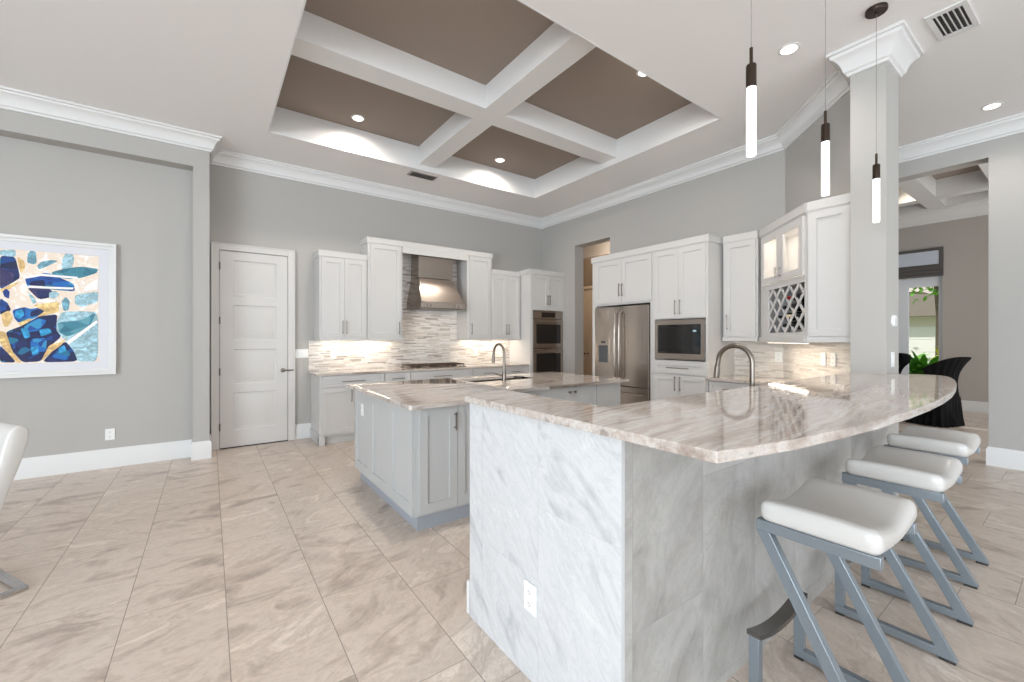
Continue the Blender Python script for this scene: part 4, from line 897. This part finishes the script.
ART = [('n',[(-1.613,2.148),(-1.516,2.149),(-1.483,1.95),(-1.535,1.895),(-1.613,1.826),(-1.613,1.972)]),('v',[(-1.613,2.041),(-1.522,1.98),(-1.535,1.9),(-1.613,1.842)]),('p',[(-1.613,2.202),(-1.516,2.218),(-1.512,2.149),(-1.574,2.146),(-1.613,2.153)]),('t',[(-1.506,2.154),(-1.459,2.115),(-1.449,2.047),(-1.483,1.984)]),('s',[(-1.436,2.188),(-1.416,2.22),(-1.382,2.214),(-1.375,2.104),(-1.402,2.085),(-1.44,2.101)]),('s',[(-1.375,2.074),(-1.347,2.117),(-1.285,2.142),(-1.228,2.14),(-1.299,2.082),(-1.361,2.041)]),('p',[(-1.178,2.224),(-1.134,2.229),(-1.116,2.183),(-1.127,2.099),(-1.17,2.022),(-1.207,2.06),(-1.199,2.164)]),('g',[(-1.278,2.022),(-1.163,2.074),(-1.06,2.099),(-0.939,2.085),(-0.954,2.041),(-1.06,1.985),(-1.163,1.96),(-1.263,1.983)]),('b',[(-1.456,1.946),(-1.306,2.02),(-1.119,1.918),(-1.112,1.839),(-1.278,1.849),(-1.436,1.862)]),('n',[(-1.416,1.92),(-1.326,1.943),(-1.313,1.857),(-1.429,1.875)]),('v',[(-1.442,1.858),(-1.292,1.858),(-1.235,1.79),(-1.347,1.747),(-1.375,1.762)]),('n',[(-1.382,1.842),(-1.299,1.827),(-1.292,1.766),(-1.368,1.752)]),('w',[(-1.476,1.959),(-1.347,2.0),(-1.09,1.991),(-1.097,1.97),(-1.347,1.978),(-1.442,1.945)]),('w',[(-1.429,1.879),(-1.278,1.877),(-1.119,1.88),(-1.127,1.859),(-1.292,1.856),(-1.429,1.855)]),('w',[(-1.388,1.747),(-1.249,1.748),(-1.252,1.723),(-1.375,1.721)]),('n',[(-1.613,1.748),(-1.564,1.702),(-1.542,1.634),(-1.587,1.593),(-1.613,1.589)]),('b',[(-1.613,1.719),(-1.581,1.691),(-1.568,1.643),(-1.613,1.612)]),('p',[(-1.436,1.818),(-1.395,1.771),(-1.375,1.717),(-1.402,1.696)]),('t',[(-1.613,1.826),(-1.522,1.896),(-1.483,1.914),(-1.535,1.851),(-1.6,1.798)]),('b',[(-1.597,1.808),(-1.574,1.839),(-1.551,1.811),(-1.555,1.742),(-1.585,1.76)]),('t',[(-1.606,1.593),(-1.555,1.634),(-1.529,1.556),(-1.561,1.477),(-1.59,1.476)]),('b',[(-1.535,1.635),(-1.456,1.667),(-1.416,1.649),(-1.292,1.685),(-1.235,1.704),(-1.306,1.633),(-1.388,1.56),(-1.496,1.513),(-1.522,1.556)]),('k',[(-1.516,1.625),(-1.469,1.647),(-1.456,1.588),(-1.489,1.547),(-1.52,1.576)]),('n',[(-1.416,1.629),(-1.292,1.674),(-1.347,1.601),(-1.416,1.569)]),('t',[(-1.502,1.507),(-1.416,1.563),(-1.416,1.509),(-1.469,1.478)]),('t',[(-1.395,1.69),(-1.278,1.722),(-1.221,1.729),(-1.228,1.626),(-1.292,1.603),(-1.388,1.56),(-1.32,1.633),(-1.375,1.665)]),('n',[(-1.574,1.427),(-1.469,1.488),(-1.361,1.581),(-1.235,1.605),(-1.242,1.482),(-1.207,1.379),(-1.292,1.277),(-1.347,1.136),(-1.469,1.13),(-1.535,1.241),(-1.568,1.339)]),('b',[(-1.463,1.478),(-1.361,1.56),(-1.306,1.542),(-1.361,1.439),(-1.442,1.419)]),('k',[(-1.483,1.458),(-1.436,1.463),(-1.416,1.379),(-1.456,1.359)]),('k',[(-1.361,1.449),(-1.292,1.464),(-1.271,1.42),(-1.347,1.379)]),('b',[(-1.416,1.359),(-1.306,1.369),(-1.313,1.236),(-1.416,1.218)]),('k',[(-1.416,1.278),(-1.368,1.288),(-1.361,1.217),(-1.405,1.198)]),('b',[(-1.561,1.378),(-1.496,1.359),(-1.522,1.25)]),('p',[(-1.242,1.523),(-1.207,1.627),(-1.06,1.642),(-0.942,1.636),(-0.942,1.123),(-1.097,1.128),(-1.119,1.233),(-1.192,1.358),(-1.242,1.44)]),('g',[(-1.235,1.523),(-1.075,1.547),(-0.954,1.635),(-1.0,1.485),(-1.163,1.379),(-1.221,1.42)]),('g',[(-1.09,1.547),(-1.015,1.58),(-1.015,1.443),(-1.105,1.421)]),('w',[(-1.207,1.296),(-0.954,1.55),(-0.942,1.529),(-1.178,1.275)]),('n',[(-1.34,1.126),(-1.263,1.246),(-1.178,1.337),(-1.119,1.233),(-1.09,1.127)]),('b',[(-1.278,1.174),(-1.221,1.266),(-1.149,1.213),(-1.163,1.14)]),('k',[(-1.228,1.266),(-1.185,1.296),(-1.17,1.234),(-1.221,1.214)]),('t',[(-1.347,1.136),(-1.292,1.297),(-1.207,1.327),(-1.163,1.379),(-1.207,1.296),(-1.278,1.226)]),('t',[(-1.613,1.437),(-1.574,1.418),(-1.535,1.241),(-1.476,1.13),(-1.502,1.131),(-1.568,1.222),(-1.613,1.33)]),('n',[(-1.613,1.3),(-1.561,1.221),(-1.509,1.131),(-1.613,1.135)]),('p',[(-1.112,1.797),(-1.06,1.821),(-0.942,1.85),(-0.942,1.743),(-1.06,1.684),(-1.112,1.713)]),('s',[(-1.207,1.73),(-1.178,1.783),(-1.149,1.743),(-1.156,1.649),(-1.192,1.637)]),('p',[(-1.292,1.817),(-1.249,1.84),(-1.221,1.801),(-1.256,1.758),(-1.292,1.766)]),('w',[(-1.03,1.908),(-0.942,1.989),(-0.942,1.871),(-1.06,1.842)]),('n',[(-1.613,2.148),(-1.71,2.149),(-1.7429999999999999,1.95),(-1.691,1.895),(-1.613,1.826),(-1.613,1.972)]),('v',[(-1.613,2.041),(-1.704,1.98),(-1.691,1.9),(-1.613,1.842)]),('p',[(-1.613,2.202),(-1.71,2.218),(-1.714,2.149),(-1.652,2.146),(-1.613,2.153)]),('t',[(-1.72,2.154),(-1.767,2.115),(-1.777,2.047),(-1.7429999999999999,1.984)]),('s',[(-1.79,2.188),(-1.81,2.22),(-1.844,2.214),(-1.851,2.104),(-1.824,2.085),(-1.786,2.101)]),('s',[(-1.851,2.074),(-1.879,2.117),(-1.941,2.142),(-1.998,2.14),(-1.927,2.082),(-1.865,2.041)]),('p',[(-2.048,2.224),(-2.092,2.229),(-2.11,2.183),(-2.099,2.099),(-2.056,2.022),(-2.019,2.06),(-2.027,2.164)]),('g',[(-1.948,2.022),(-2.0629999999999997,2.074),(-2.166,2.099),(-2.287,2.085),(-2.2720000000000002,2.041),(-2.166,1.985),(-2.0629999999999997,1.96),(-1.963,1.983)]),('b',[(-1.77,1.946),(-1.92,2.02),(-2.107,1.918),(-2.114,1.839),(-1.948,1.849),(-1.79,1.862)]),('n',[(-1.81,1.92),(-1.9,1.943),(-1.913,1.857),(-1.797,1.875)]),('v',[(-1.784,1.858),(-1.934,1.858),(-1.9909999999999999,1.79),(-1.879,1.747),(-1.851,1.762)]),('n',[(-1.844,1.842),(-1.927,1.827),(-1.934,1.766),(-1.8579999999999999,1.752)]),('w',[(-1.75,1.959),(-1.879,2.0),(-2.136,1.991),(-2.129,1.97),(-1.879,1.978),(-1.784,1.945)]),('w',[(-1.797,1.879),(-1.948,1.877),(-2.107,1.88),(-2.099,1.859),(-1.934,1.856),(-1.797,1.855)]),('w',[(-1.838,1.747),(-1.9769999999999999,1.748),(-1.974,1.723),(-1.851,1.721)]),('n',[(-1.613,1.748),(-1.662,1.702),(-1.684,1.634),(-1.639,1.593),(-1.613,1.589)]),('b',[(-1.613,1.719),(-1.645,1.691),(-1.658,1.643),(-1.613,1.612)]),('p',[(-1.79,1.818),(-1.831,1.771),(-1.851,1.717),(-1.824,1.696)]),('t',[(-1.613,1.826),(-1.704,1.896),(-1.7429999999999999,1.914),(-1.691,1.851),(-1.626,1.798)]),('b',[(-1.629,1.808),(-1.652,1.839),(-1.675,1.811),(-1.671,1.742),(-1.641,1.76)]),('t',[(-1.6199999999999999,1.593),(-1.671,1.634),(-1.697,1.556),(-1.665,1.477),(-1.636,1.476)]),('b',[(-1.691,1.635),(-1.77,1.667),(-1.81,1.649),(-1.934,1.685),(-1.9909999999999999,1.704),(-1.92,1.633),(-1.838,1.56),(-1.73,1.513),(-1.704,1.556)]),('k',[(-1.71,1.625),(-1.757,1.647),(-1.77,1.588),(-1.7369999999999999,1.547),(-1.706,1.576)]),('n',[(-1.81,1.629),(-1.934,1.674),(-1.879,1.601),(-1.81,1.569)]),('t',[(-1.724,1.507),(-1.81,1.563),(-1.81,1.509),(-1.757,1.478)]),('t',[(-1.831,1.69),(-1.948,1.722),(-2.005,1.729),(-1.998,1.626),(-1.934,1.603),(-1.838,1.56),(-1.906,1.633),(-1.851,1.665)]),('n',[(-1.652,1.427),(-1.757,1.488),(-1.865,1.581),(-1.9909999999999999,1.605),(-1.984,1.482),(-2.019,1.379),(-1.934,1.277),(-1.879,1.136),(-1.757,1.13),(-1.691,1.241),(-1.658,1.339)]),('b',[(-1.763,1.478),(-1.865,1.56),(-1.92,1.542),(-1.865,1.439),(-1.784,1.419)]),('k',[(-1.7429999999999999,1.458),(-1.79,1.463),(-1.81,1.379),(-1.77,1.359)]),('k',[(-1.865,1.449),(-1.934,1.464),(-1.955,1.42),(-1.879,1.379)]),('b',[(-1.81,1.359),(-1.92,1.369),(-1.913,1.236),(-1.81,1.218)]),('k',[(-1.81,1.278),(-1.8579999999999999,1.288),(-1.865,1.217),(-1.821,1.198)]),('b',[(-1.665,1.378),(-1.73,1.359),(-1.704,1.25)]),('p',[(-1.984,1.523),(-2.019,1.627),(-2.166,1.642),(-2.284,1.636),(-2.284,1.123),(-2.129,1.128),(-2.107,1.233),(-2.034,1.358),(-1.984,1.44)]),('g',[(-1.9909999999999999,1.523),(-2.151,1.547),(-2.2720000000000002,1.635),(-2.226,1.485),(-2.0629999999999997,1.379),(-2.005,1.42)]),('g',[(-2.136,1.547),(-2.2110000000000003,1.58),(-2.2110000000000003,1.443),(-2.121,1.421)]),('w',[(-2.019,1.296),(-2.2720000000000002,1.55),(-2.284,1.529),(-2.048,1.275)]),('n',[(-1.886,1.126),(-1.963,1.246),(-2.048,1.337),(-2.107,1.233),(-2.136,1.127)]),('b',[(-1.948,1.174),(-2.005,1.266),(-2.077,1.213),(-2.0629999999999997,1.14)]),('k',[(-1.998,1.266),(-2.041,1.296),(-2.056,1.234),(-2.005,1.214)]),('t',[(-1.879,1.136),(-1.934,1.297),(-2.019,1.327),(-2.0629999999999997,1.379),(-2.019,1.296),(-1.948,1.226)]),('t',[(-1.613,1.437),(-1.652,1.418),(-1.691,1.241),(-1.75,1.13),(-1.724,1.131),(-1.658,1.222),(-1.613,1.33)]),('n',[(-1.613,1.3),(-1.665,1.221),(-1.717,1.131),(-1.613,1.135)]),('p',[(-2.114,1.797),(-2.166,1.821),(-2.284,1.85),(-2.284,1.743),(-2.166,1.684),(-2.114,1.713)]),('s',[(-2.019,1.73),(-2.048,1.783),(-2.077,1.743),(-2.0700000000000003,1.649),(-2.034,1.637)]),('p',[(-1.934,1.817),(-1.9769999999999999,1.84),(-2.005,1.801),(-1.97,1.758),(-1.934,1.766)]),('w',[(-2.1959999999999997,1.908),(-2.284,1.989),(-2.284,1.871),(-2.166,1.842)])]
ob = B(); box(ob, AX0+.13, AX1-.13, 6.070, 6.078, AZ0+.13, AZ1-.13, 0); lay = 0
def chaikin(p, n=2):
    for _ in range(n):
        q = []
        for i in range(len(p)):
            a, b = p[i], p[(i+1) % len(p)]
            q += [(a[0]*.87+b[0]*.13, a[1]*.87+b[1]*.13), (a[0]*.13+b[0]*.87, a[1]*.13+b[1]*.87)]
        p = q
    return p
for key, pts in ART:
    pts = chaikin(pts) if key != 'w' else pts
    lay += 1; y = 6.070 - lay*.00008
    f = ob.faces.new([ob.verts.new((max(AX0+.137, min(AX1-.137, x)), y, max(AZ0+.137, min(AZ1-.137, z)))) for x, z in pts]); f.material_index = keys.index(key)
me = bpy.data.meshes.new('print'); ob.to_mesh(me); ob.free()
for m in AM: me.materials.append(m)
pr_ = link('print', me, aw)

# ------------------------------------------------------------------ left chair (only its back and base corner are in view)
lc = thing('dining_chair', 'white leather chair with flat chrome base at the left edge', 'chair', (-1.068, 3.48, 0), math.radians(0))
# local frame: 'r' = image-right direction, 'f' = away from the camera
ang = math.radians(54.24) - PI/2
lc.rotation_euler = (0, 0, math.radians(29.4))
# local x = image right, local y = depth
N = 14; prof = []
outer = [(.165, .895), (.188, .885), (.20, .86), (.198, .82), (.178, .73), (.145, .62), (.115, .52), (.095, .44), (.07, .40)]
inner = [(.0, .42), (.03, .50), (.06, .60), (.09, .72), (.11, .82), (.125, .87), (.145, .893)]
ob = B(); extr(ob, outer + inner, 'y', -.20, .26); finish('backrest', ob, LEATHER, lc, bev=.012, smooth=60)
ob = B(); rounded(ob, .44, .46, .09, .035, (-.15, .03, .44), 8); finish('seat', ob, LEATHER, lc, smooth=70)
ob = B()
for y in (-.19, .23): 
    bar(ob, (.17, y, .012), (-.28, y, .012), .045, .018, (0, 1, 0)); bar(ob, (-.27, y, .02), (-.27, y, .40), .045, .014, (0, 1, 0))
bar(ob, (.17, -.21, .0125), (.17, .25, .0125), .045, .018, (1, 0, 0)); bar(ob, (-.27, -.21, .3925), (-.27, .25, .3925), .045, .014, (1, 0, 0))
lc_base = finish('base_frame', ob, CHROME, lc, 'flat chrome base', bev=.002)

# ------------------------------------------------------------------ dining room beyond
def skirt_chair(label, loc, rotz, first=None):
    c = thing('dining_chair', label, 'chair', loc, rotz, 'black velvet skirted dining chairs')
    # pleated skirt
    ob = B(); N = 96; rings = []
    for z, s, amp in ((.0, 1.08, .02), (.12, 1.03, .016), (.3, 1.0, .009), (.44, .98, .004), (.46, .95, 0)):
        rg = []
        for k in range(N):
            a = 2*PI*k/N; cx, cy = math.cos(a), math.sin(a); n = 5
            r = (abs(cx)**n + abs(cy)**n) ** (-1/n); r = r*.27*s + amp*math.cos(k*PI/2)*1.0 + random.uniform(-.002, .002)
            rg.append(ob.verts.new((cx*r, cy*r, z + (random.uniform(0, .02) if z == 0 else 0) + .0)))
        rings.append(rg)
    for a, b in zip(rings, rings[1:]):
        for k in range(N): ob.faces.new((a[k], a[(k+1) % N], b[(k+1) % N], b[k]))
    ob.faces.new(rings[-1]); ob.faces.new(rings[0][::-1]); finish('skirt', ob, VELVET, c, smooth=60)
    ob = B(); rounded(ob, .44, .46, .10, .045, (0, .02, .50), 8); finish('seat', ob, VELVET, c, smooth=70)
    # flared wing back, tufted
    ob = B(); NA, NZ = 40, 12; grid = []
    for side in (0, 1):
        g = []
        for j in range(NZ+1):
            v_ = j/NZ; z = .44 + .60*v_ ; row = []
            for i in range(NA+1):
                u = -1 + 2*i/NA; a = u*1.35
                flare = .12*v_**3.0 - .03*math.sin(v_*PI); R = .27 + flare - side*(.07 - .02*v_) + .014*abs(math.sin(i*PI/4))*(1-side)
                x = math.sin(a)*R*1.08; y = -math.cos(a)*R - .02
                row.append(ob.verts.new((x, y, z + .04*math.cos(a)*v_ - .16*abs(u)**2.5*v_)))
            g.append(row)
        grid.append(g)
    for s in (0, 1):
        for j in range(NZ):
            for i in range(NA): ob.faces.new((grid[s][j][i], grid[s][j][i+1], grid[s][j+1][i+1], grid[s][j+1][i]))
    for i in range(NA):
        ob.faces.new((grid[0][NZ][i], grid[0][NZ][i+1], grid[1][NZ][i+1], grid[1][NZ][i])); ob.faces.new((grid[0][0][i], grid[0][0][i+1], grid[1][0][i+1], grid[1][0][i]))
    for i in (0, NA):
        for j in range(NZ): ob.faces.new((grid[0][j][i], grid[0][j+1][i], grid[1][j+1][i], grid[1][j][i]))
    finish('backrest', ob, VELVET, c, smooth=60)
    return c
k1 = skirt_chair('black skirted velvet chair with flared back beyond the bar end', (9.35, 1.52, 0), math.radians(-20))
dup(k1, (10.3, 2.38, 0), math.radians(60), 'black velvet chair mostly hidden behind the column')

# window in far wall
wn = bpy.data.objects.new('window_1', None); COL.objects.link(wn); struct(wn, 'tall narrow patio window of the dining room with white frame')
ob = B(); WHT = mat('white_window_frame', rgb(228, 231, 236), .4)
xw = FX+.06
def rbox(a, b, c_, d_, x0=xw, x1=xw+.08): box(ob, x0, x1, a, b, c_, d_)
rbox(1.72, 1.78, 0, 3.12); rbox(2.22, 2.42, 0, 2.55); rbox(1.78, 2.22, 2.38, 2.56); rbox(1.78, 2.22, 0, .14); rbox(2.42, 3.1, 0, .14); rbox(2.42, 3.1, 2.38, 2.56); rbox(3.0, 3.1, 0, 3.12); rbox(1.78, 3.0, 3.06, 3.12); rbox(1.78, 3.0, 2.56, 2.60); rbox(2.20, 2.24, 2.6, 3.06)
finish('frame', ob, WHT, wn)
ob = B(); rbox(1.78, 2.22, .14, 2.38, xw+.03, xw+.036); rbox(2.42, 3.0, .14, 2.38, xw+.03, xw+.036); rbox(1.78, 2.20, 2.6, 3.06, xw+.03, xw+.036); rbox(2.24, 3.0, 2.6, 3.06, xw+.03, xw+.036); finish('glass', ob, GLASS, wn)
sh = thing('roman_shade', 'grey roman shade half raised over the dining window', 'blind', (FX-.035, 2.40, 0))
ob = B(); box(ob, 0, .03, -.70, .72, 3.06, 3.12); finish('headrail', ob, SHADE, sh)
ob = B(); box(ob, 0, .02, -.70, .72, 2.56, 2.80); 
for k in range(3): box(ob, -.02-.006*k, .001, -.70, .72, 2.56+k*.07, 2.60+k*.07)
finish('fabric', ob, SHADE, sh, bev=.004)
ob = B(); box(ob, .006, .018, -.69, .71, 2.80, 3.06); finish('upper_fabric', ob, mat('sheer_shade', rgb(205, 212, 222), .9, trans=.0), sh, 'pale sheer upper part'); 
ob = B(); box(ob, -.004, .022, -.70, -.64, 2.80, 3.06); box(ob, -.004, .022, .5, .72, 2.80, 3.06); finish('edge_band', ob, SHADE, sh)

# outside
GRASS = mat('garden_ground', rgb(150, 160, 110), .9)
ob = B(); box(ob, 11.7, 60, -15, 30, -.15, -.05); g_ = finish('garden_ground', ob, GRASS); struct(g_, 'garden ground outside the dining window')
HW = mat('house_stucco', rgb(226, 218, 204), .9); HR = mat('house_roof', rgb(142, 132, 124), .9); HG = mat('garage_white', rgb(236, 234, 228), .6)
hs = thing('neighbor_house', 'cream house with grey gable roof and white garage door outside the window', 'house', (20, 3.5, 0))
ob = B(); box(ob, 0, 6, -2.5, 4.5, -.05, 2.1); finish('wall', ob, HW, hs)
ob = B(); extr(ob, [(-3.0, 2.1), (5.0, 2.1), (4.6, 2.5), (1.6, 3.1), (-2.4, 2.5)], 'x', -.5, 6.3); finish('roof', ob, HR, hs)
ob = B(); box(ob, 1.5, 6, .3, 4.5, 3.1, 4.6); finish('upper_wall', ob, HW, hs)
ob = B(); extr(ob, [(-.1, 4.6), (4.9, 4.6), (2.4, 6.2)], 'x', 1.2, 6.3); finish('gable_roof', ob, HR, hs)
ob = B(); box(ob, -.04, -.001, -.4, 1.0, -.04, 1.75)
for k in range(4): box(ob, -.05, -.0405, -.38, .98, .02+k*.43, .40+k*.43)
finish('garage_door', ob, HG, hs)
ob = B(); box(ob, -.04, -.001, -1.4, -1.05, .5, 1.5); finish('window', ob, BLK, hs)
LEAF = mat('palm_leaf', rgb(104, 168, 52), .6); LEAFY = mat('yellow_croton_leaf', rgb(226, 214, 60), .6); LEAFD = mat('dark_leaf', rgb(52, 88, 40), .7)
def shrub(label, loc, m, n=60, L=.75, h=.9, name='garden_shrub'):
    rnd = random.Random(label); ob = B()
    for i in range(n):
        a = rnd.uniform(0, 2*PI); el = rnd.uniform(.25, 1.35); l = L*rnd.uniform(.6, 1.1); w = .055*rnd.uniform(.8, 1.5)
        base = Vector((rnd.uniform(-.12, .12), rnd.uniform(-.12, .12), rnd.uniform(.05, h*.5))); d = Vector((math.cos(a)*math.cos(el), math.sin(a)*math.cos(el), math.sin(el))); s = Vector((-math.sin(a), math.cos(a), 0))
        prev = None
        for k in range(6):
            u = k/5; p = base + d*l*u + Vector((0, 0, -.35*l*u*u)); ww = w*math.sin(PI*(.15+.8*u))
            cur = (ob.verts.new(p - s*ww), ob.verts.new(p + Vector((0, 0, .01))), ob.verts.new(p + s*ww))
            if prev: ob.faces.new((prev[0], prev[1], cur[1], cur[0])); ob.faces.new((prev[1], prev[2], cur[2], cur[1]))
            prev = cur
    for v_ in ob.verts: v_.co.z = max(v_.co.z, -.03)
    c = thing(name, label, 'plant', loc); finish('leaves', ob, m, c); 
    ob = B(); tube(ob, [(0, 0, -.05), (0, 0, h*.6)], .03, 6); finish('stem', ob, LEAFD, c)
    return c
shrub('bright green arching shrub outside the window, left', (12.6, 3.55, 0), LEAF)
shrub('bright green arching shrub outside the window, nearest the glass', (12.6, 2.20, 0), LEAF, 240, .85, 1.2)
shrub('bright green arching shrub outside the window, farther back', (14.2, 2.75, 0), LEAF, 220, .9, 1.2)
shrub('yellow-leaved shrub outside the window, right', (13.7, 2.02, 0), LEAFY, 120, .4, 1.9)
shrub('dark green shrub in front of the garage door', (18.6, 4.0, 0), LEAFD, 90, .8, 1.0)
tr = thing('garden_tree', 'leafy tree crown above the neighbouring roof', 'tree', (16.6, 2.55, 0))
ob = B(); tube(ob, [(0, 0, -.05), (.05, 0, 2.0), (0, .1, 3.4)], [.1, .08, .05], 8); finish('trunk', ob, mat('bark', rgb(110, 96, 84), .9), tr)
rnd = random.Random(5); ob = B()
for i in range(700):
    c_ = Vector((rnd.gauss(0, .55), rnd.gauss(0, .55), rnd.gauss(3.3, .35))); d = Vector((rnd.gauss(0, 1), rnd.gauss(0, 1), rnd.gauss(0, 1))).normalized(); s = d.cross(Vector((.3, .2, 1))).normalized()*.05
    ob.faces.new([ob.verts.new(q) for q in (c_, c_ + d*.09 + s, c_ + d*.2, c_ + d*.09 - s)])
finish('leaves', ob, LEAF, tr)
